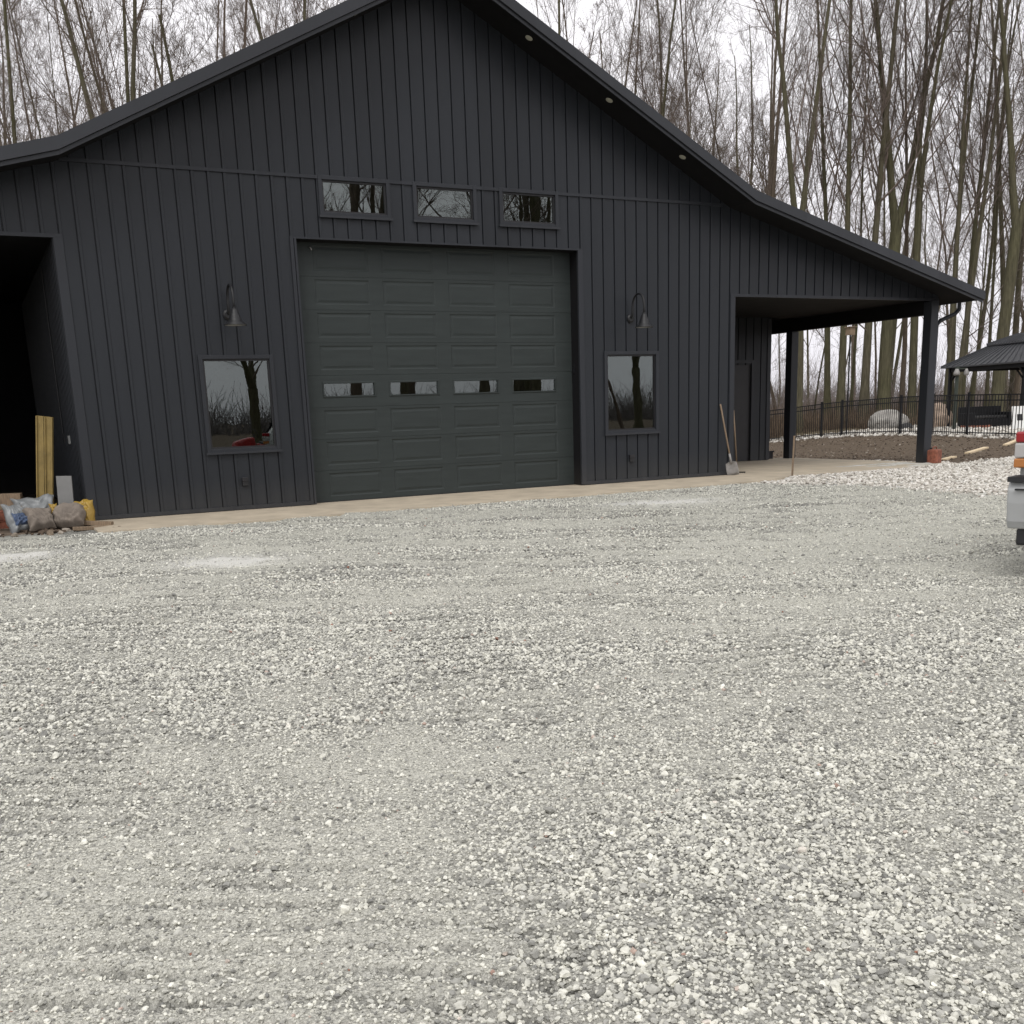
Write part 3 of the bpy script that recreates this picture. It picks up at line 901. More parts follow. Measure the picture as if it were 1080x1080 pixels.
shovel((8.16, -.20, -.015), (7.955, -.02, 1.38), 'square shovel with pale worn blade, leaning left of the other by the porch', PI / 2, STEEL)
r = empty('garden_rake', (8.62, .25, -.01)); tag(r, 'long wooden handled rake with dark head leaning on the porch corner', 'rake')
r.rotation_mode = 'QUATERNION'; r.rotation_quaternion = (Vector((8.30, .0, 1.25)) - Vector((8.62, .25, -.01))).to_track_quat('Z', 'Y')
w = MB(); w.tube([(0, 0, .10), (0, 0, 1.32)], .015, 10); w.build('handle', WOOD, r, smooth=True)
w = MB(); w.tube([(0, 0, .16), (0, .0, .02)], .014, 8); w.bar((-.17, 0, .02), (.17, 0, .02), .02, .02)
for k in range(9): w.bar((-.16 + k * .04, 0, .02), (-.16 + k * .04, -.07, .005), .007, .007)
w.build('rake_head', BLACK, r)
w = MB(); w.box(-.018, .018, -.012, .012, -.16, .80)
o = w.build('wooden_stake', WOOD, loc=(8.72, -1.28, GZ)); o.rotation_euler = (.02, .02, .4); tag(o, 'thin wooden survey stake upright at the edge of the concrete slab', 'stake')

w = MB(); w.box(-.30, .30, -.19, .19, 0, .02); w.box(-.31, .31, -.2, -.175, 0, .2); w.box(-.31, .31, .175, .2, 0, .2); w.box(-.31, -.285, -.175, .175, 0, .2); w.box(.285, .31, -.175, .175, 0, .2)
w.box(-.335, .335, -.225, -.2, .17, .21); w.box(-.335, .335, .2, .225, .17, .21)
tr = empty('plastic_tote', (13.0, 4.75, -.045), .2); tag(tr, 'low black plastic tote on the slab between the wall corner and rear post', 'tote')
w.build('tub', BLACK, tr)
w = MB()
for k in range(6):
    w.box(-.26 + k * .09, -.20 + k * .09, -.12 + .03 * (k % 3), .1, .03, .14 + .04 * (k % 2))
w.build('contents', GREYB, tr)

# red-brown container by the front post
rc = empty('metal_can', (13.72, -.28, -.055), .3); tag(rc, 'rusty red brown can standing at the foot of the front porch post', 'can')
w = MB()
pr = [(.145, 0), (.15, .01), (.15, .26), (.14, .285), (.09, .30), (0, .30)]
m_ = 20; n0 = 0
for rr_, z_ in pr:
    for k in range(m_):
        a = 2 * PI * k / m_; ca, sa = math.cos(a), math.sin(a)
        sq = (abs(ca) ** 6 + abs(sa) ** 6) ** (-1 / 6)
        w.v.append((rr_ * ca * sq * 1.05, rr_ * sa * sq * .8, z_))
for i in range(len(pr) - 1):
    for k in range(m_):
        a = i * m_ + k; b = i * m_ + (k + 1) % m_; w.f.append((a, b, b + m_, a + m_))
w.build('can_body', RUST, rc, smooth=False, bevel=.004)
w = MB(); w.tube([(-.09, 0, .29), (-.085, 0, .34), (-.04, 0, .355), (.04, 0, .355), (.085, 0, .34), (.09, 0, .29)], .012, 8); w.build('handle', RUST, rc, smooth=True)
w = MB(); w.lathe([(.03, 0), (.03, .04), (0, .04)], (.0, .08, .295), 12); w.build('cap', BLACK, rc)

# boards lying on the mud
for (x0, y0), (x1, y1), lb in (((15.3, .85), (16.1, 1.2), 'short pale board lying on mud right beside the rusty can'),
                               ((17.7, 2.15), (19.4, 2.95), 'middle pale board lying on the bare mud between two others'),
                               ((20.3, 3.05), (22.3, 4.15), 'pale board on the mud farthest from the porch, nearest the fence')):
    a = Vector((x0, y0, 0)); b = Vector((x1, y1, 0)); c = (a + b) / 2
    w = MB(); L = (b - a).length; w.box(-L / 2, L / 2, -.07, .07, 0, .045)
    o = w.build('board', PALEWOOD, bevel=.004, loc=(c.x, c.y, float(terrain(c.x, c.y)) + .005)); o.rotation_euler = (.0, -.03, math.atan2(b.y - a.y, b.x - a.x))
    tag(o, lb, 'board', 'boards lying on the mud')

# ------------------------------------------------------------------ left bay clutter
lad = empty('ladder', (-4.58, .35, -.05)); tag(lad, 'yellow fiberglass ladder standing on end behind the sacks in the open bay', 'ladder')
lad.rotation_euler = (.05, .14, -.35)
for dx in (0, .12):
    w = MB(); w.box(dx - .055, dx + .055, -.02, .02, 0, 1.62); w.box(dx - .055, dx - .04, -.05, -.02, 0, 1.62); w.box(dx + .04, dx + .055, -.05, -.02, 0, 1.62)
    w.build('rail', YELLOW, lad)
for k in range(5):
    w = MB(); w.box(.045, .075, -.03, .03, .16 + k * .3, .21 + k * .3); w.build('rung', GREYB, lad)
w = MB(); w.box(.07, .17, -.056, -.051, .30, .42); w.build('sticker', BLUEBAG, lad)
w = MB(); w.box(-.11, .11, -.025, .025, 0, .72)
o = w.build('grey_panel', GREYB, bevel=.004, loc=(-4.22, .15, -.05)); o.rotation_euler = (-.06, .03, -.3); tag(o, 'narrow grey board standing on end to the right of the yellow ladder', 'board')


def sack(loc, size, mat, label, rz=0, seed=0, tilt=0, cat='sack', group='sacks dumped in front of the open bay', name='sack', wr=1.0):
    """a filled pillow: two faces that meet in a seam, with creases and slumped corners"""
    r = np.random.default_rng(seed); n = 34
    u = np.linspace(-1, 1, n); U, V = np.meshgrid(u, u)
    ph = r.uniform(0, 6.3, 12)
    T = np.sqrt(np.clip((1 - U ** 6) * (1 - np.abs(V) ** 5), 0, 1)) * (1 - .30 * V)
    cr = .07 * np.sin(7 * U + 5 * V + ph[0] + 2 * np.sin(3 * V + ph[1])) + .06 * np.sin(11 * V - 4 * U + ph[2] + 1.5 * np.sin(4 * U + ph[3])) + .05 * np.sin(17 * U + 9 * V * np.sin(2 * U + ph[4]) + ph[5])
    ex = 1 + .09 * np.sin(2.3 * V + ph[6]) + .05 * np.sin(6 * V + ph[7]); ey = 1 + .08 * np.sin(2.6 * U + ph[8]) + .05 * np.sin(7 * U + ph[9])
    X = U * ex * size[0] / 2; Y = V * ey * size[2] / 2
    vs = []; fs = []
    for sgn in (1, -1):
        Z = sgn * T * (1 + wr * cr * (1 if sgn > 0 else .6)) * size[1] / 2
        vs.append(np.stack([X, Z * -1, Y], -1).reshape(-1, 3))
        i = np.arange((n - 1) ** 2); q = (i // (n - 1)) * n + i % (n - 1)
        f = np.stack([q, q + 1, q + n + 1, q + n], 1) + (0 if sgn > 0 else n * n)
        fs.append(f if sgn > 0 else f[:, ::-1])
    Vt = np.concatenate(vs); c, s_ = math.cos(tilt), math.sin(tilt)
    Vt = np.stack([Vt[:, 0], Vt[:, 1] * c + Vt[:, 2] * s_, -Vt[:, 1] * s_ + Vt[:, 2] * c], 1)
    z = Vt[:, 2] - Vt[:, 2].min(); lo = .10 * size[2]
    Vt[:, 2] = np.where(z < lo, z * .35, z - lo * .65)
    o = link(name, np_mesh(name, Vt, np.concatenate(fs), mat, True), None, loc); o.rotation_euler = (0, 0, rz)
    if label: tag(o, label, cat, group)
    return o


sack((-4.64, -.72, GZ), (.36, .25, .36), SACK, 'dusty grey brown sack slumped in the middle of the pile', .12, 1, .75)
sack((-4.25, -.70, GZ), (.40, .27, .38), SACK, 'dusty grey brown sack slumped at the right of the pile', -.25, 2, .7)
sack((-4.93, -.62, GZ), (.30, .18, .46), CLEARB, 'greyish plastic bag with blue print at the left end of the sacks', .5, 3, .55, cat='bag', wr=1.6)
o = [q for q in bpy.data.objects if q.name.startswith('sack')][-1]
pb = sack((-.01, -.06, .06), (.20, .19, .22), BLUEBAG, '', -.05, 3, .55, wr=1.6); pb.parent = o; pb.name = 'blue_print'
sack((-4.66, -.40, GZ), (.55, .24, .52), CLEARB, 'crumpled grey plastic bag behind the middle sack', .2, 4, .5, cat='bag', wr=1.8)
sack((-4.05, -.42, GZ), (.34, .20, .40), YELB, 'yellow plastic bag behind the right hand sack', -.6, 5, .35, cat='bag', wr=1.6)
sack((-4.44, -.62, GZ + .24), (.11, .08, .14), YELB, 'small yellow scrap of plastic between the two grey brown sacks', .3, 6, .2, cat='plastic scrap')
pile = [((-3.98, -1.0), (.55, .14, .05), .45, WOOD, 'short weathered plank flat on gravel right of the sacks', 0),
        ((-3.92, -.75), (.50, .10, .06), -.5, WOOD, 'narrow weathered plank crossing behind the right hand sack', .04),
        ((-5.2, -.5), (.7, .16, .05), .15, WOOD, 'weathered plank propped on the clutter left of the ladder', .34),
        ((-5.15, .1), (.4, .3, .28), .3, RUST, 'rusty brown box in the shade left of the ladder', 0),
        ((-4.95, .5), (.3, .22, .5), -.2, WOOD, 'brown wooden crate leaning just left of the ladder', 0)]
for (x, y), (a, b, c), rz, m_, lb, dz in pile:
    w = MB()
    if c > .2:
        w.box(-a / 2, a / 2, -b / 2, b / 2, 0, c * .45); w.box(-a / 2 - .01, a / 2 + .01, -b / 2 - .01, b / 2 + .01, c * .47, c * .52); w.box(-a / 2, a / 2, -b / 2, b / 2, c * .54, c)
    else:
        w.box(-a / 2, a / 2, -b / 2, b / 2, 0, c)
    o = w.build('plank' if c < .2 else 'crate', m_, bevel=.006, loc=(x, y, GZ + dz)); o.rotation_euler = (0, .02 if c > .2 else .06, rz)
    tag(o, lb, 'plank' if c < .2 else 'crate')
ps, ss = scatter(700, (-7.5, -3.6, -1.6, 2.0), lambda x, y: (y > -1.5 + .5 * fbm(x * 2, y * 2)) & ((x < -4) | (y < -1)), .03, .11, lambda x, y: x * 0 + GZ + .01, 12)
pm, sm = scatter(9000, (12, 34, -3, 20), lambda x, y: (fence_side(x, y) > .6) & (x > 14.4) & (y > mud_edge(x) - .1), .02, .07, terrain, 31, .1)
ps = np.concatenate([ps, pm]); ss = np.concatenate([ss, sm])
DEB = stone_mat('dirt_clods', [(0, (.05, .037, .028)), (.7, (.13, .095, .068)), (.9, (.22, .175, .13)), (1, (.42, .38, .33))])
stones('dirt_clods', ps, ss, DEB, seed=7)
w = MB()
gxs = np.linspace(-9.3, -3.93, 28); gys = np.linspace(-1.2, 8.9, 40)
DIRT = basic('bare_dirt', (.12, .09, .065), .95, .4, 3, .5, 30)
structure(link('dirt_floor', grid_mesh('dirt_floor', gxs, gys, lambda x, y: GZ + .012 + .03 * fbm(x * 2, y * 2, 3) - .07 * sstep(-.7, -1.2, y), DIRT)))
# dark equipment in the bay
gen = empty('pressure_washer', (-5.55, .9, -.03), .3); tag(gen, 'dark machine with hoses standing in the shaded bay left of the ladder', 'machine')
w = MB(); w.box(-.32, .32, -.22, .22, .16, .36); w.box(-.25, .2, -.18, .18, .37, .58); w.build('engine', BLKMET, gen, bevel=.02)
w = MB(); w.tube([(-.35, -.25, .08), (.35, -.25, .08), (.38, -.25, .5), (.30, -.25, .8), (.30, .25, .8), (.38, .25, .5), (.35, .25, .08), (-.35, .25, .08), (-.35, -.25, .08)], .016, 8, False); w.build('frame', BLKMET, gen)
for s_ in (-1, 1):
    w = MB(); w.lathe([(0, -.03), (.12, -.03), (.13, -.01), (.13, .01), (.12, .03), (0, .03)], m=20); o = w.build('wheel', BLACK, gen); o.location = (.2, s_ * .29, .13); o.rotation_euler = (PI / 2, 0, 0)
w = MB(); w.tube([(-.3 + .14 * math.cos(a * .5), -.3 + .02 * a / 6, .2 + .14 * math.sin(a * .5)) for a in range(30)], .014, 6); w.build('hose', GREYB, gen)

# ------------------------------------------------------------------ fence
fence = empty('metal_fence', tuple(FEN[4])); tag(fence, 'black metal picket fence running behind the porch in front of the woods', 'fence')
F0 = Vector(FEN[4]); FH = 1.33
pts_f = [Vector(p) for p in FEN]
seg = []
for a, b in zip(pts_f, pts_f[1:]):
    n = max(1, round((b - a).length / 2.4)); 
    for k in range(n): seg.append((a.lerp(b, k / n), a.lerp(b, (k + 1) / n)))
for a, b in seg:
    a = Vector((a.x, a.y, float(terrain(a.x, a.y)))); b = Vector((b.x, b.y, float(terrain(b.x, b.y))))
    w = MB(); w.box(a.x - .032, a.x + .032, a.y - .032, a.y + .032, a.z - .05, a.z + FH + .04)
    w.box(a.x - .04, a.x + .04, a.y - .04, a.y + .04, a.z + FH + .04, a.z + FH + .06)
    o = w.build('post', BLKMET, fence); o.location = -F0
    w = MB()
    for h in (FH - .02, FH - .19, .14): w.bar(a + Vector((0, 0, h)), b + Vector((0, 0, h)), .028, .034)
    n = round((b - a).length / .115)
    for k in range(1, n):
        p = a.lerp(b, k / n); w.bar(p + Vector((0, 0, .06)), p + Vector((0, 0, FH - .02)), .018, .018)
    o = w.build('picket_panel', BLKMET, fence); o.location = -F0

# ------------------------------------------------------------------ pavilion, sofa, boulders, posts inside the fence
G0 = at(1079.6, 40.9); gz = G0[2]
pav = empty('garden_pavilion', tuple(G0), math.radians(-15)); tag(pav, 'black metal garden pavilion with a two tier hipped roof behind the fence', 'pavilion')
HX, HY, EV = 2.0, 2.55, 2.44
def hip(w, hx, hy, z0, tx, ty, z1, th=.05):
    A = [(-hx, -hy), (hx, -hy), (hx, hy), (-hx, hy)]; B = [(-tx, -ty), (tx, -ty), (tx, ty), (-tx, ty)]
    for k in range(4):
        n = (k + 1) % 4
        w.quad((*A[k], z0), (*A[n], z0), (*B[n], z1), (*B[k], z1))
        w.quad((*A[k], z0 - th), (*A[n], z0 - th), (*A[n], z0), (*A[k], z0))
        for j in range(1, 14):
            t = j / 14
            p = Vector((*A[k], z0)).lerp(Vector((*A[n], z0)), t); q = Vector((*B[k], z1)).lerp(Vector((*B[n], z1)), t)
            w.bar(p + Vector((0, 0, .015)), q + Vector((0, 0, .015)), .03, .03)
        w.bar(Vector((*A[k], z0 + .02)), Vector((*B[k], z1 + .02)), .07, .05)
    w.poly([(*b, z1) for b in B])
w = MB(); hip(w, HX, HY, EV, .72, .95, EV + .80); pr_ = w.build('roof', ROOFM, pav)
w = MB(); hip(w, .95, 1.18, EV + .78, .10, .40, EV + 1.12); w.build('upper_roof', ROOFM, pav)
for sx in (-1, 1):
    for sy in (-1, 1):
        w = MB(); x_, y_ = sx * (HX - .28), sy * (HY - .28)
        w.box(x_ - .06, x_ + .06, y_ - .06, y_ + .06, 0, EV - .05)
        w.bar((x_, y_, EV - .6), (x_ - sx * .45, y_, EV - .1), .05, .06); w.bar((x_, y_, EV - .6), (x_, y_ - sy * .45, EV - .1), .05, .06)
        w.build('post', BLKMET, pav)
w = MB()
for sy in (-1, 1): w.box(-HX + .2, HX - .2, sy * (HY - .28) - .05, sy * (HY - .28) + .05, EV - .2, EV - .055)
for sx in (-1, 1): w.box(sx * (HX - .28) - .05, sx * (HX - .28) + .05, -HY + .35, HY - .35, EV - .21, EV - .06)
w.build('header_beam', BLKMET, pav)

sf = at(1040, 40.9); sofa = empty('garden_sofa', tuple(sf), math.radians(-12)); tag(sofa, 'dark wicker garden sofa under the black pavilion', 'sofa')
w = MB(); w.box(-.95, .95, -.4, .4, .05, .38); w.build('base', BLKMET, sofa, bevel=.03)
w = MB(); w.box(-.95, .95, .22, .42, .36, .85); w.build('backrest', BLKMET, sofa, bevel=.04)
for s_ in (-1, 1):
    w = MB(); w.box(s_ * .86 - .1, s_ * .86 + .1, -.42, .4, .3, .62); w.build('armrest', BLKMET, sofa, bevel=.03)
for k in range(3):
    w = MB(); w.box(-.74 + k * .5, -.26 + k * .5, -.38, .2, .385, .50); w.build('cushion', DARKROCK, sofa, bevel=.04)


def boulder(name, loc, size, mat, label, seed, cat='boulder', rz=0.0):
    bm = bmesh.new(); bmesh.ops.create_icosphere(bm, subdivisions=4, radius=1)
    r = random.Random(seed); o3 = Vector((r.uniform(0, 50), r.uniform(0, 50), r.uniform(0, 50)))
    from mathutils import noise as mn
    for v in bm.verts:
        d = mn.fractal(v.co * 1.1 + o3, 1.0, 2.0, 4) * .22
        v.co = Vector((v.co.x * size[0], v.co.y * size[1], v.co.z * size[2])) * (1 + d)
    me = bpy.data.meshes.new(name); bm.to_mesh(me); bm.free(); me.materials.append(mat)
    o = link(name, me, None, (loc[0], loc[1], loc[2] + size[2] * .45)); o.rotation_euler = (0, 0, rz); tag(o, label, cat); return o


boulder('boulder', at(937, 43.5), (.80, .6, .56), GREYROCK, 'rounded pale grey boulder behind the fence between the porch posts', 3, rz=-.5)
boulder('stone', at(957, 42.5), (.32, .26, .20), DARKROCK, 'small dark stone beside the pale rounded boulder', 4, 'stone')
boulder('boulder', at(991, 43.0), (.62, .5, .72), TANROCK, 'tan pointed boulder behind the fence next to the front porch post', 5)
q = at(1031, 40.5)
fp = empty('fire_ring', tuple(q)); tag(fp, 'low red brick fire ring on pale stones before the pavilion', 'fire ring')
w = MB()
for k in range(14):
    a = 2 * PI * k / 14; c, s_ = math.cos(a), math.sin(a)
    w.bar((c * .5 - s_ * .1, s_ * .5 + c * .1, .07), (c * .5 + s_ * .1, s_ * .5 - c * .1, .07), .11, .14)
w.build('brick_ring', BRICK, fp)
# yard light post with two heads
q = at(1008, 39.5); lp = empty('yard_light', tuple(q)); tag(lp, 'dark green post with two pale lamp heads just left of the pavilion', 'yard light')
GREENP = basic('dark_green_post', (.035, .045, .035), .6, .2, 5)
w = MB(); w.tube([(0, 0, 0), (0, 0, 2.35)], .065, 12); w.bar((-.12, 0, 2.28), (.5, 0, 2.28), .05, .05); w.build('pole', GREENP, lp, smooth=False)
for dx, s_ in ((-.1, 1.0), (.42, .8)):
    w = MB(); w.lathe([(0, .02), (.05 * s_, .02), (.08 * s_, -.04), (.115 * s_, -.13), (.12 * s_, -.19), (.09 * s_, -.22), (0, -.23)], (dx, -.06, 2.25), 16); w.build('lamp_head', STEEL, lp, smooth=True)
# white board with a dark disc
q = at(1078.5, 36.5); wb = empty('game_board', tuple(q), math.radians(-27)); tag(wb, 'white upright board with a black square mark near the right edge', 'board')
w = MB(); w.box(-.27, .27, -.02, .02, .02, .86); o = w.build('panel', WHITE, wb, bevel=.004); o.rotation_euler = (-.2, 0, 0)
w = MB(); w.box(-.10, .10, -.030, -.021, .36, .58); o = w.build('mark', BLACK, wb); o.rotation_euler = (-.2, 0, 0)
# bird house on a pole
q = at(894, 40.5); bh = empty('bird_house', tuple(q)); tag(bh, 'small brown bird house on a thin pole before the trees', 'bird house')
w = MB(); w.tube([(0, 0, 0), (0, 0, 3.75)], .03, 8); w.build('pole', BLKMET, bh)
w = MB(); w.box(-.13, .13, -.12, .12, 3.75, 4.02); w.build('box', WOOD, bh)
w = MB(); w.box(-.17, .17, -.16, .16, 4.025, 4.05); w.build('roof', WOOD, bh)

# ------------------------------------------------------------------ car at the right edge
SILVER = basic('silver_car_paint', (.44, .45, .45), .32, .05, 2, metal=.35)
REDP = basic('red_car_paint', (.35, .02, .02), .3, .08, 2)
CHROME = basic('tinted_car_glass', (.02, .022, .025), .08, .1, 2)
TAILR = basic('red_lamp', (.28, .02, .025), .15, .1, 5)
TAILO = basic('amber_lamp', (.42, .17, .05), .2, .1, 5)
TAILW = basic('clear_lamp', (.42, .41, .40), .15, .08, 5)
RUBBER = basic('tyre_rubber', (.02, .02, .02), .85, .2, 20)
RIMM = basic('alloy_rim', (.45, .45, .46), .35, .1, 8, metal=.7)
BUMP = basic('grey_bumper', (.37, .38, .38), .5, .08, 4)


def make_car(paint, label, loc, rz):
    """x runs from the rear bumper (0) to the nose; the right-hand side is -y"""
    c = empty('suv', loc, rz); tag(c, label, 'car')
    # stations: x, z_low, z_belt, z_roof, half width low/belt/roof
    st = [(.10, .42, .98, 1.02, .74, .78, .70), (.16, .36, 1.02, 1.10, .80, .85, .72), (.45, .33, 1.05, 1.56, .84, .88, .66), (.8, .33, 1.05, 1.70, .85, .89, .66),
          (1.6, .32, 1.04, 1.74, .86, .90, .66), (2.5, .32, 1.03, 1.72, .86, .90, .65), (2.95, .32, 1.02, 1.60, .86, .90, .64), (3.45, .32, 1.00, 1.14, .86, .89, .70),
          (4.1, .34, .92, 1.00, .84, .86, .62), (4.42, .38, .80, .88, .76, .78, .55), (4.5, .42, .70, .74, .66, .68, .5)]
    w = MB(); K = 10
    for x, zl, zb, zr, wl, wb_, wr in st:
        half = [(wl * .9, zl), (wl, zl + .08), (wb_ + .01, (zl + zb) / 2), (wb_, zb), (wr + (wb_ - wr) * .15, zr - (zr - zb) * .12)]
        sec = [(x, -a, b) for a, b in half] + [(x, -wr * .6, zr), (x, wr * .6, zr)] + [(x, a, b) for a, b in reversed(half)]
        w.v += sec
    m_ = 12
    for i in range(len(st) - 1):
        for k in range(m_):
            a = i * m_ + k; b = i * m_ + (k + 1) % m_; w.f.append((a, b, b + m_, a + m_))
    w.f.append(tuple(reversed(range(m_)))); w.f.append(tuple((len(st) - 1) * m_ + k for k in range(m_)))
    b = w.build('body', paint, c, smooth=True)
    es = b.modifiers.new('sub', 'SUBSURF'); es.levels = 2; es.render_levels = 2
    # bumper with black step pad
    w = MB()
    for s in range(2):
        pass
    prof = [(-.02, .76), (-.055, .70), (-.05, .60), (-.025, .46), (.01, .40), (.25, .40), (.25, .76)]
    n = len(prof); ysec = [(-.90, .17), (-.86, .03), (-.6, 0), (.6, 0), (.86, .03), (.90, .17)]
    for y, off in ysec: w.v += [(x + off * (1 if i < 5 else 0), y, z) for i, (x, z) in enumerate(prof)]
    for i in range(len(ysec) - 1):
        for k in range(n):
            a = i * n + k; d = i * n + (k + 1) % n; w.f.append((a, d, d + n, a + n))
    w.f.append(tuple(reversed(range(n)))); w.f.append(tuple((len(ysec) - 1) * n + k for k in range(n)))
    w.build('bumper', BUMP, c, bevel=.012)
    w = MB(); w.box(-.05, .2, -.86, .86, .762, .80); w.box(-.058, .1, -.80, .80, .70, .712); w.build('step_pad', BLACK, c)
    w = MB(); w.box(.05, .30, -.80, .80, .27, .405); w.build('valance', BLACK, c, bevel=.02)
    for s in (-1, 1):
        w = MB(); y0, y1 = sorted((s * .70, s * .865))
        w.box(.085, .26, y0, y1, 1.05, 1.13); tl = w.build('tail_lamp', TAILR, c, bevel=.015)
        w = MB(); w.box(.083, .25, y0, y1, .935, 1.045); w.build('clear_lens', TAILW, tl, bevel=.01)
        w = MB(); w.box(.081, .25, y0, y1, .86, .93); w.build('amber_lens', TAILO, tl, bevel=.01)
        for x in (1.0, 3.65):
            wh = empty('wheel'); wh.parent = c; wh.location = (x, s * .80, .35); wh.rotation_euler = (PI / 2, 0, 0)
            w = MB(); w.lathe([(.2, -.11), (.31, -.11), (.345, -.08), (.35, 0), (.345, .08), (.31, .11), (.2, .11)], m=32); w.build('tyre', RUBBER, wh, smooth=True)
            w = MB(); w.lathe([(0, -.07), (.06, -.09), (.19, -.10), (.21, -.11), (.21, .11), (.19, .10), (.06, .09), (0, .07)], m=32); w.build('rim', RIMM, wh, smooth=True)
            w = MB(); w.lathe([(0, s * -.02), (.40, s * -.02), (.40, s * .02), (0, s * .02)], m=32); o = w.build('wheel_arch', BLACK, c); o.location = (x, s * .865, .36); o.rotation_euler = (PI / 2, 0, 0)
        for xa, xb, za in ((.62, 1.25, 1.60), (1.32, 2.12, 1.63), (2.2, 2.95, 1.56)):
            w = MB(); yb, yt = s * .915, s * .775
            w.quad((xa, yb, 1.09), (xb, yb, 1.08), (xb - .05, yt, za), (xa + .05, yt, za)); o = w.build('side_window', CHROME, c)
            md = o.modifiers.new('t', 'SOLIDIFY'); md.thickness = .012; md.offset = 0
    w = MB(); w.quad((.155, -.64, 1.14), (.155, .64, 1.14), (.41, .58, 1.54), (.41, -.58, 1.54)); o = w.build('rear_window', CHROME, c)
    md = o.modifiers.new('t', 'SOLIDIFY'); md.thickness = .02; md.offset = 0
    return c


def cpos(px, py, d):
    p = CAM + ray(px, py) * d; return p
p0 = cpos(1056.5, 525, 8.0)
hd = math.radians(21)
off = Vector((.02, -.9, 0)); off.rotate(Matrix.Rotation(hd, 3, 'Z'))
# the far rear corner (local y = +.9) sits at p0
make_car(SILVER, 'silver grey car cut by the right edge, rear bumper showing', (p0[0] + off.x, p0[1] + off.y, GZ), hd)
lt = empty('lawn_tractor', (4.75, -25.0, GZ), math.radians(165)); tag(lt, 'low red lawn tractor out on the yard, mirrored in the left window', 'lawn tractor')
w = MB(); w.v += [(.15, -.26, .38), (.95, -.22, .38), (.95, .22, .38), (.15, .26, .38), (.15, -.24, .84), (.92, -.17, .70), (.92, .17, .70), (.15, .24, .84)]
w.f += [(3, 2, 1, 0), (4, 5, 6, 7), (0, 1, 5, 4), (1, 2, 6, 5), (2, 3, 7, 6), (3, 0, 4, 7)]; w.build('hood', REDP, lt, bevel=.05)
w = MB(); w.box(-.75, .2, -.42, .42, .30, .36); w.box(-.8, -.25, -.46, .46, .365, .60); w.build('fender', REDP, lt, bevel=.04)
w = MB(); w.box(-.62, -.25, -.22, .22, .61, .70); w.box(-.70, -.60, -.22, .22, .66, 1.02); w.build('seat', BLACK, lt, bevel=.03)
w = MB(); w.tube([(.1, 0, .8), (-.02, 0, 1.0)], .02, 8); w.tube([(-.03 + .06 * math.sin(a_ * PI / 8), .17 * math.cos(a_ * PI / 8), 1.0 + .16 * math.sin(a_ * PI / 8)) for a_ in range(17)], .014, 6); w.build('steering_wheel', BLACK, lt)
for x_, y_, r_ in ((-.5, .40, .29), (-.5, -.40, .29), (.72, .36, .19), (.72, -.36, .19)):
    w = MB(); w.lathe([(0, -.08), (r_ * .55, -.08), (r_ * .9, -.09), (r_, -.06), (r_, .06), (r_ * .9, .09), (r_ * .55, .08), (0, .08)], m=24); o = w.build('wheel', RUBBER, lt, smooth=False); o.location = (x_, y_, r_); o.rotation_euler = (PI / 2, 0, 0)

# ------------------------------------------------------------------ trees
def tubes(P, R, m):
    """P (n,k,3) polylines, R (n,k) radii -> verts, quads"""
    n, k, _ = P.shape
    T = np.gradient(P, axis=1); T /= np.linalg.norm(T, axis=2, keepdims=True) + 1e-9
    D = P[:, -1] - P[:, 0]; ref = np.cross(D, np.array([.31, .87, .38])); ref /= np.linalg.norm(ref, axis=1, keepdims=True) + 1e-9
    U = ref[:, None, :] - T * np.sum(ref[:, None, :] * T, 2, keepdims=True); U /= np.linalg.norm(U, axis=2, keepdims=True) + 1e-9
    W = np.cross(T, U)
    a = np.arange(m) * 2 * PI / m
    V = P[:, :, None, :] + R[:, :, None, None] * (U[:, :, None, :] * np.cos(a)[None, None, :, None] + W[:, :, None, :] * np.sin(a)[None, None, :, None])
    idx = np.arange(n * k * m).reshape(n, k, m)
    A = idx[:, :-1]; B = np.roll(A, -1, 2); C_ = idx[:, 1:]; D_ = np.roll(C_, -1, 2)
    F = np.stack([A, B, D_, C_], -1).reshape(-1, 4)
    return V.reshape(-1, 3), F


def join(parts):
    V = []; F = []; o = 0
    for v, f in parts: V.append(v); F.append(f + o); o += len(v)
    return np.concatenate(V), np.concatenate(F)


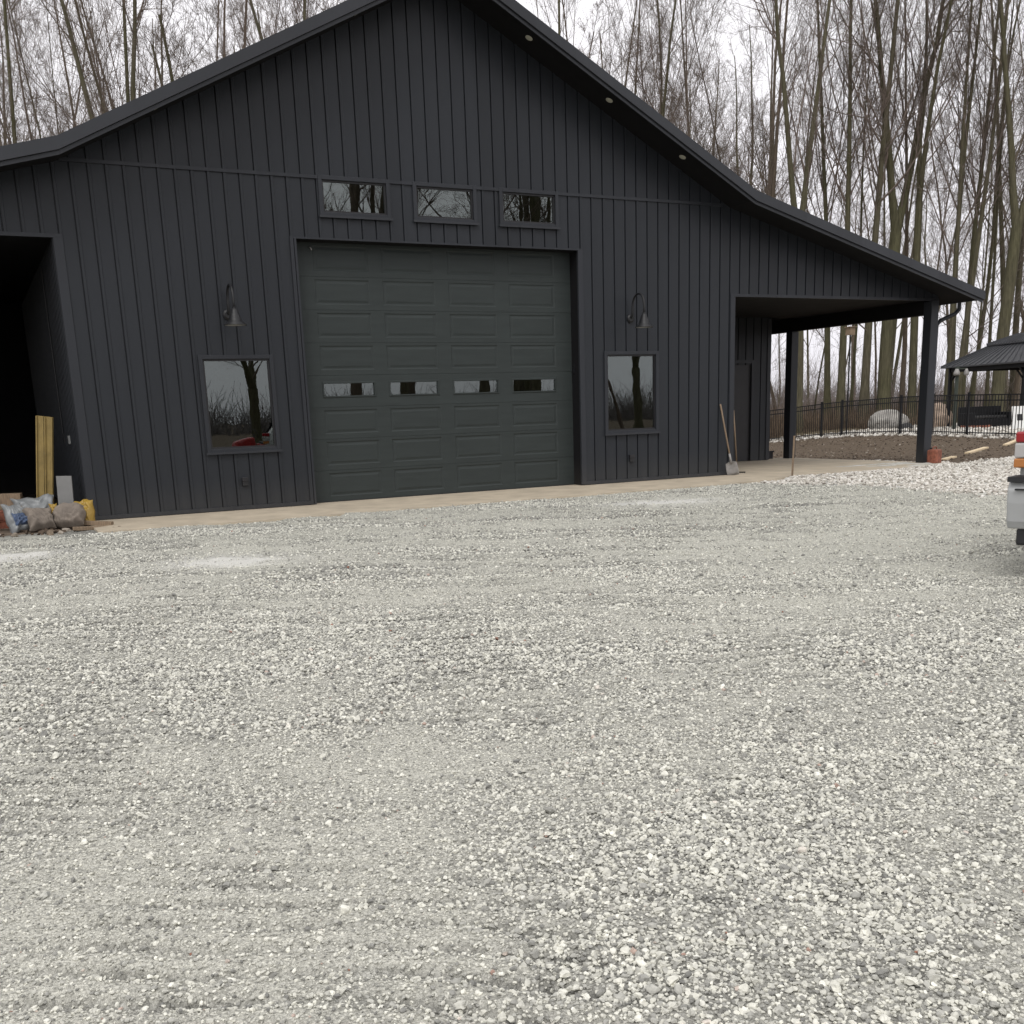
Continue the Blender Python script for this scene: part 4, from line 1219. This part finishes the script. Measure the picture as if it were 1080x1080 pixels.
def sprout(r, P, R, n, t0, lf, ang, K, up, rfac, rmin, wob=.06, ltaper=.6):
    """n children on each parent polyline"""
    N_, k, _ = P.shape
    L = np.linalg.norm(np.diff(P, axis=1), axis=2).sum(1)
    t = np.sort(r.uniform(t0, 1.0, (N_, n)), axis=1); x = t * (k - 1); i = np.minimum(x.astype(int), k - 2); f = (x - i)[..., None]
    ar = np.arange(N_)[:, None]
    base = P[ar, i] * (1 - f) + P[ar, i + 1] * f; tan = P[ar, i + 1] - P[ar, i]; tan = tan / (np.linalg.norm(tan, axis=2, keepdims=True) + 1e-9)
    rad = R[ar, i] * (1 - f[..., 0]) + R[ar, i + 1] * f[..., 0]
    rv = r.normal(size=base.shape); perp = rv - tan * np.sum(rv * tan, 2, keepdims=True); perp /= np.linalg.norm(perp, axis=2, keepdims=True) + 1e-9
    an = np.radians(r.uniform(*ang, (N_, n)))[..., None]
    d = tan * np.cos(an) + perp * np.sin(an)
    ln = L[:, None] * lf * (1 - ltaper * t) * r.uniform(.6, 1.25, (N_, n))
    base = base.reshape(-1, 3); d = d.reshape(-1, 3); ln = ln.reshape(-1); rad = rad.reshape(-1)
    Q = [base]; step = (ln / (K - 1))[:, None]
    for q in range(K - 1):
        d = d + np.array([0, 0, up]) + r.normal(0, wob, d.shape); d /= np.linalg.norm(d, axis=1, keepdims=True)
        Q.append(Q[-1] + d * step)
    Q = np.stack(Q, 1)
    r0 = np.maximum(rad * rfac * r.uniform(.75, 1.1, len(rad)), rmin); r0 = np.minimum(r0, np.maximum(rad * .9, rmin))
    tp = np.linspace(1, .35, K)
    return Q, np.maximum(r0[:, None] * tp, rmin * .7)


def grow(seed, H, r0, kind):
    r = np.random.default_rng(seed)
    def stem(p, d, L, ra, rb, K=12, wob=.02, up=.03):
        Q = [np.array(p, float)]; d = np.array(d, float); d /= np.linalg.norm(d)
        for q in range(K - 1):
            d = d + np.array([0, 0, up]) + r.normal(0, wob, 3); d /= np.linalg.norm(d); Q.append(Q[-1] + d * L / (K - 1))
        t = np.linspace(0, 1, K); return np.array(Q), ra + (rb - ra) * t ** .62
    stems = []
    if kind == 'straight':
        stems.append(stem((0, 0, -.3), (r.normal(0, .03), r.normal(0, .03), 1), H, r0, .03, 14, .020))
    elif kind == 'fork':
        hf = H * r.uniform(.28, .42)
        s, q = stem((0, 0, -.3), (0, 0, 1), hf, r0, r0 * .78, 7)
        stems.append((s, q)); n = 3 if r.random() < .5 else 2; a0 = r.uniform(0, 6.28)
        for k in range(n):
            a = a0 + k * 6.28 / n; sp = r.uniform(.16, .34)
            stems.append(stem(s[-1] - np.array([0, 0, .1]), (math.cos(a) * sp, math.sin(a) * sp, 1), H - hf, r0 * .62, .035, 12, .05, .02))
    elif kind == 'multi':
        n = 3; a0 = r.uniform(0, 6.28)
        for k in range(n):
            a = a0 + k * 6.28 / n; sp = r.uniform(.05, .16)
            stems.append(stem((math.cos(a) * r0 * .7, math.sin(a) * r0 * .7, -.3), (math.cos(a) * sp, math.sin(a) * sp, 1), H * r.uniform(.8, 1), r0 * r.uniform(.6, .8), .045, 12, .025, .01))
    elif kind == 'slim':
        stems.append(stem((0, 0, -.3), (r.normal(0, .06), r.normal(0, .06), 1), H, r0, .025, 12, .05, .025))
    # flare the foot
    for s, q in stems:
        if s[0][2] < 0: q[0] *= 1.45; q[1] *= 1.02
    tv = [tubes(s[None], q[None], 12) for s, q in stems]
    kk = max(len(s) for s, q in stems)
    tl = [(s, q) for s, q in stems if len(s) == kk]
    P = np.stack([s for s, q in tl]); R = np.stack([q for s, q in tl])
    t0 = .30 if kind != 'fork' else .02
    if kind == 'slim': t0 = .22
    nb = {'straight': 26, 'fork': 13, 'multi': 12, 'slim': 20}[kind]
    B1, R1 = sprout(r, P, R, nb, t0, .36, (26, 55), 8, .10, .33, .012, .07, .62)
    # a few long limbs from the lower trunk
    B1b, R1b = sprout(r, P[:1], R[:1], 6, .12, .16, (50, 85), 8, .05, .16, .012, .09, .2)
    B1 = np.concatenate([B1, B1b]); R1 = np.concatenate([R1, R1b])
    B2, R2 = sprout(r, B1, R1, 8, .15, .48, (25, 55), 6, .09, .55, .009, .08, .45)
    B3, R3 = sprout(r, B2, R2, 6, .15, .55, (22, 55), 5, .05, .6, .0055, .09, .4)
    B4, R4 = sprout(r, B3, R3, 3, .2, .7, (22, 60), 3, .03, .7, .004, .08, .3)
    mb_ = [tubes(B1, R1, 6), tubes(B2, R2, 4), tubes(B3, R3, 3), tubes(B4, R4, 3)]
    tm = np_mesh('trunk', *join(tv), BARK if seed % 3 else BARKB, True)
    cm = np_mesh('crown', *join(mb_), TWIG, False)
    return tm, cm


KINDS = [('straight', 27, .36), ('straight', 29, .32), ('straight', 25, .28), ('fork', 26, .40), ('fork', 27, .34), ('fork', 24, .30), ('multi', 26, .42), ('multi', 25, .36), ('slim', 22, .13), ('slim', 24, .15), ('slim', 19, .10), ('slim', 23, .12)]
VAR = [grow(100 + i, H, r0, k) for i, (k, H, r0) in enumerate(KINDS)]
R0 = [r0 for _, _, r0 in KINDS]
NT = [0]


def tree(loc, var, wr, rz, tilt, label, group, sz=1.0, name='bare_tree'):
    o = empty(name, tuple(loc)); o.rotation_euler = (tilt[0], tilt[1], rz)
    s = min(1.7, max(.62, wr / R0[var])); o.scale = (s, s, sz)
    link('trunk', VAR[var][0], o); link('crown', VAR[var][1], o)
    tag(o, label, 'tree', group); return o


# trees whose trunks stand out in the photo: column, depth, trunk width in px, variant, lean, label
TR = [
    (822, 62, 4, 8, 0, 'thin dark trunk between the porch wall corner and rear post'),
    (841, 47, 12, 3, .02, 'reddish brown forked tree just right of the rear porch post'),
    (874, 52, 7, 1, .03, 'mossy slender trunk seen through the porch left of the bird house'),
    (887, 50, 10, 0, .01, 'thick tall mossy trunk rising behind the bird house pole'),
    (897, 56, 4, 9, 0, 'thin pole straight trunk just right of the bird house'),
    (911, 50, 11, 1, .02, 'thick mossy trunk left of the pale boulder'),
    (932, 50, 15, 3, .03, 'thickest forked mossy tree rising behind the pale boulder'),
    (951, 55, 6, 2, 0, 'straight trunk right behind the pale boulder'),
    (962, 50, 9, 4, .02, 'forked tree left of the front porch post'),
    (1003, 49, 10, 6, -.01, 'multi stemmed mossy tree left of the yard light post'),
    (1012, 51, 8, 1, .03, 'mossy trunk rising just right of the yard light post'),
    (1022, 54, 6, 9, .04, 'slim leaning trunk above the left slope of the pavilion roof'),
    (1041, 52, 5, 9, .05, 'slim trunk above the middle of the pavilion roof slope'),
    (1052, 47, 14, 3, .02, 'thick forked trunk right behind the pavilion roof'),
    (1070, 55, 7, 2, .01, 'straight trunk above the upper tier of the pavilion'),
    (1066, 60, 12, 7, 0, 'dark thick stems seen under the pavilion roof'),
    (36, 47, 6, 9, 0, 'slim twin trunk at the far left above the barn roof'),
    (44, 47, 6, 1, .02, 'pale trunk joined to the slim twin at far left'),
    (118, 58, 4, 9, -.16, 'slim trunk leaning left over the left roof slope'),
    (146, 44, 13, 3, -.03, 'big forked trunk behind the left slope of the barn roof'),
    (153, 47, 6, 1, .05, 'trunk leaning right beside the big forked one'),
    (187, 48, 6, 5, .04, 'mossy forked tree above the middle of the left roof slope'),
    (222, 50, 5, 11, -.10, 'slim trunk leaning left just past the mossy forked tree on the left'),
    (262, 47, 6, 5, .03, 'forked tree above the upper half of the left roof slope'),
    (300, 50, 5, 10, .06, 'slender tree above the upper left roof slope near the ridge'),
    (338, 48, 6, 4, -.03, 'forked tree nearest the barn ridge on its left side'),
    (592, 52, 8, 1, .0, 'stout trunk right of the barn ridge'),
    (632, 54, 5, 5, 0, 'forked slender tree over the upper right roof slope'),
    (655, 56, 5, 2, 0, 'straight slender trunk over the upper right roof slope'),
    (700, 55, 6, 4, .02, 'forked tree over the middle of the right roof slope'),
    (742, 57, 5, 11, .05, 'slim leaning tree over the right roof slope'),
    (806, 50, 6, 5, 0, 'olive mossy tree above the bend in the right roof'),
    (828, 60, 4, 9, .05, 'thin trunk just right of the roof bend'),
    (1092, 50, 9, 4, 0, 'forked tree at the very right edge of the woods'),
    (1125, 47, 9, 6, 0, 'cluster of stems just beyond the right edge'),
]
RGT = np.array([.889, -.457])
for px, d, wpx, v, lean, lb in TR:
    p = at(px, d); p[2] -= .05
    wr = wpx * d / F_PX / 2 * 1.0
    tree(p, v, wr, rng.uniform(0, 6.28), (lean * .457, lean * .889), lb, 'tall bare trees in the woods', rng.uniform(.95, 1.1))
# the woods behind them
k = 0
LBL = {0: 'bare tree deep in the woods behind the fence', 1: 'bare tree in the woods behind the barn roof'}
n_right, n_mid, n_left = 23, 36, 22
def wood(px0, px1, d0, d1, n, key):
    for j in range(n):
        px = px0 + (px1 - px0) * (j + rng.random()) / n; d = rng.uniform(d0, d1)
        p = at(px, d); p[2] -= .05
        v = int(rng.choice([8, 9, 10, 11] if rng.random() < .68 else [2, 3, 4, 5, 7]))
        tree(p, v, R0[v] * rng.uniform(.7, 1.15), rng.uniform(0, 6.28), rng.normal(0, .035, 2), LBL[key], 'woods behind the fence' if key == 0 else 'woods behind the barn', rng.uniform(.75, 1.1))
wood(800, 1240, 60, 105, n_right, 0)
wood(520, 800, 52, 105, n_mid, 1)
wood(-60, 400, 44, 80, n_left, 1)
# trees before the barn, behind the camera: the windows mirror them
for x, y, v, wr, lb in ((8.5, -40, 3, .32, 'big bare tree behind the camera mirrored in the left window'), (32.6, -41, 8, .13, 'slim bare tree behind the camera mirrored in the right window'),
                        (35, -43, 4, .32, 'forked bare tree behind the camera at the right edge of the right window reflection'), (14.3, -40, 5, .34, 'forked bare tree behind the camera mirrored in the leftmost upper window'),
                        (22.4, -40, 0, .45, 'thick bare tree behind the camera mirrored in the middle upper window'), (26, -42, 7, .36, 'bare cluster behind the camera mirrored in the rightmost upper window'), (17.6, -44, 4, .3, 'forked bare tree behind the camera between the upper window reflections'),
                        (13, -47, 7, .34, 'many stemmed bare tree behind the camera, left of the others'), (16.5, -38, 3, .3, 'bare tree behind the camera closest to the yard'), (20, -46, 5, .32, 'bare tree behind the camera farther back in the row'), (24.3, -37, 4, .3, 'bare tree behind the camera at the yard corner'), (28.5, -46, 3, .34, 'bare tree behind the camera beside the many stemmed one')):
    low = 'left window' in lb or 'right edge of' in lb                    # these two fork low
    tree((x, y, GZ - .05), v, wr, v * 1.3, (0, 0), lb, 'trees before the barn', .40 if low else 1.0)

# brush along the wood's edge and a far hedgerow: nobody could count it
def brush(name, cx, cy, h, mat, seed, n=26, ang=.5, thick=.006):
    r = np.random.default_rng(seed); m = len(cx)
    base = np.stack([cx, cy, terrain(cx, cy) - .05], 1)
    base = np.repeat(base, n, 0); base[:, :2] += r.normal(0, .35, (m * n, 2)) * np.repeat(h, n)[:, None] * .45
    d = np.stack([r.normal(0, ang, m * n), r.normal(0, ang, m * n), np.ones(m * n)], 1); d /= np.linalg.norm(d, axis=1, keepdims=True)
    L = np.repeat(h, n) * r.uniform(.45, 1.15, m * n)
    K = 4; Q = [base]
    for q in range(K - 1):
        d = d + r.normal(0, .16, d.shape); d /= np.linalg.norm(d, axis=1, keepdims=True); Q.append(Q[-1] + d * (L / (K - 1))[:, None])
    Q = np.stack(Q, 1); R_ = np.linspace(1, .4, K)[None] * (np.repeat(h, n) * thick + .003)[:, None]
    o = link(name, np_mesh(name, *tubes(Q, R_, 3), mat)); o['kind'] = 'stuff'; return o


UNDER = basic('understory_twigs', (.24, .20, .18), .9, .3, .6)
BRUSH = basic('dry_brush', (.16, .115, .075), .9, .35, 1.5)
BRUSH2 = basic('grey_brush', (.14, .125, .12), .9, .3, .6)
px = rng.uniform(770, 1000, 420); dd = rng.uniform(46, 62, 420); B = np.array([at(a, b) for a, b in zip(px, dd)])
brush('dry_brush', B[:, 0], B[:, 1], rng.uniform(.4, 1.3, 420) , BRUSH, 21)
px = rng.uniform(-200, 1300, 900); dd = rng.uniform(105, 190, 900); B = np.array([at(a, b) for a, b in zip(px, dd)])
brush('far_hedgerow', B[:, 0], B[:, 1], rng.uniform(1.5, 5.0, 900), BRUSH2, 22, 30)
px = rng.uniform(790, 1240, 95); dd = rng.uniform(56, 95, 95); B = np.array([at(a, b) for a, b in zip(px, dd)])
brush('understory', B[:, 0], B[:, 1], rng.uniform(2.0, 7.5, 95), UNDER, 24, 30, .42, .0012)
bx = rng.uniform(-60, 130, 500); by = rng.uniform(-150, -110, 500)
brush('far_thicket', bx, by, rng.uniform(2, 7, 500), BRUSH2, 23, 30)

# ------------------------------------------------------------------ light
w_ = bpy.data.worlds.new('World'); scene.world = w_; w_.use_nodes = True
nt = w_.node_tree; nt.nodes.clear()
out = N(nt, 'ShaderNodeOutputWorld'); bg = N(nt, 'ShaderNodeBackground'); nt.links.new(bg.outputs[0], out.inputs[0])
EL, AZ = math.radians(52), math.radians(215)       # azimuth of the sun, clockwise from +Y
sky = N(nt, 'ShaderNodeTexSky', sky_type='NISHITA'); sky.sun_disc = False; sky.sun_elevation = EL; sky.sun_rotation = AZ
sky.dust_density = 4; sky.air_density = 1.0; sky.ozone_density = 1.0
hs = N(nt, 'ShaderNodeHueSaturation'); hs.inputs['Saturation'].default_value = .12; nt.links.new(sky.outputs[0], hs.inputs['Color'])
tc = N(nt, 'ShaderNodeTexCoord'); sp = N(nt, 'ShaderNodeSeparateXYZ'); nt.links.new(tc.outputs['Generated'], sp.inputs[0])
gr = ramp(nt, sp.outputs[2], [(0.0, (.80, .785, .825)), (.12, (.86, .845, .88)), (.45, (1, .985, 1.0)), (1, (1, 1, 1))])
cl = noise(nt, 2.2, 5, tc.outputs['Generated'])
cr = ramp(nt, cl.outputs[0], [(.3, (.90, .90, .91)), (.7, (1.06, 1.05, 1.06))])
ov = mixc(nt, 1.0, gr.outputs[0], cr.outputs[0], 'MULTIPLY')
sc_ = N(nt, 'ShaderNodeVectorMath', operation='SCALE'); sc_.inputs['Scale'].default_value = 11.4; nt.links.new(ov, sc_.inputs[0])
nt.links.new(mixc(nt, .82, hs.outputs[0], sc_.outputs[0]), bg.inputs[0]); bg.inputs[1].default_value = .1
sd = bpy.data.lights.new('sun', 'SUN'); sd.energy = .9; sd.angle = math.radians(25); sd.color = (1, .97, .93)
so_ = bpy.data.objects.new('sun', sd); COL.objects.link(so_)
sdir = Vector((math.sin(AZ) * math.cos(EL), math.cos(AZ) * math.cos(EL), math.sin(EL)))
so_.rotation_euler = sdir.to_track_quat('Z', 'Y').to_euler()

scene.view_settings.view_transform = 'Standard'; scene.view_settings.look = 'None'
scene.view_settings.exposure = .30; scene.view_settings.gamma = 1
scene.cycles.max_bounces = 6; scene.cycles.transparent_max_bounces = 8
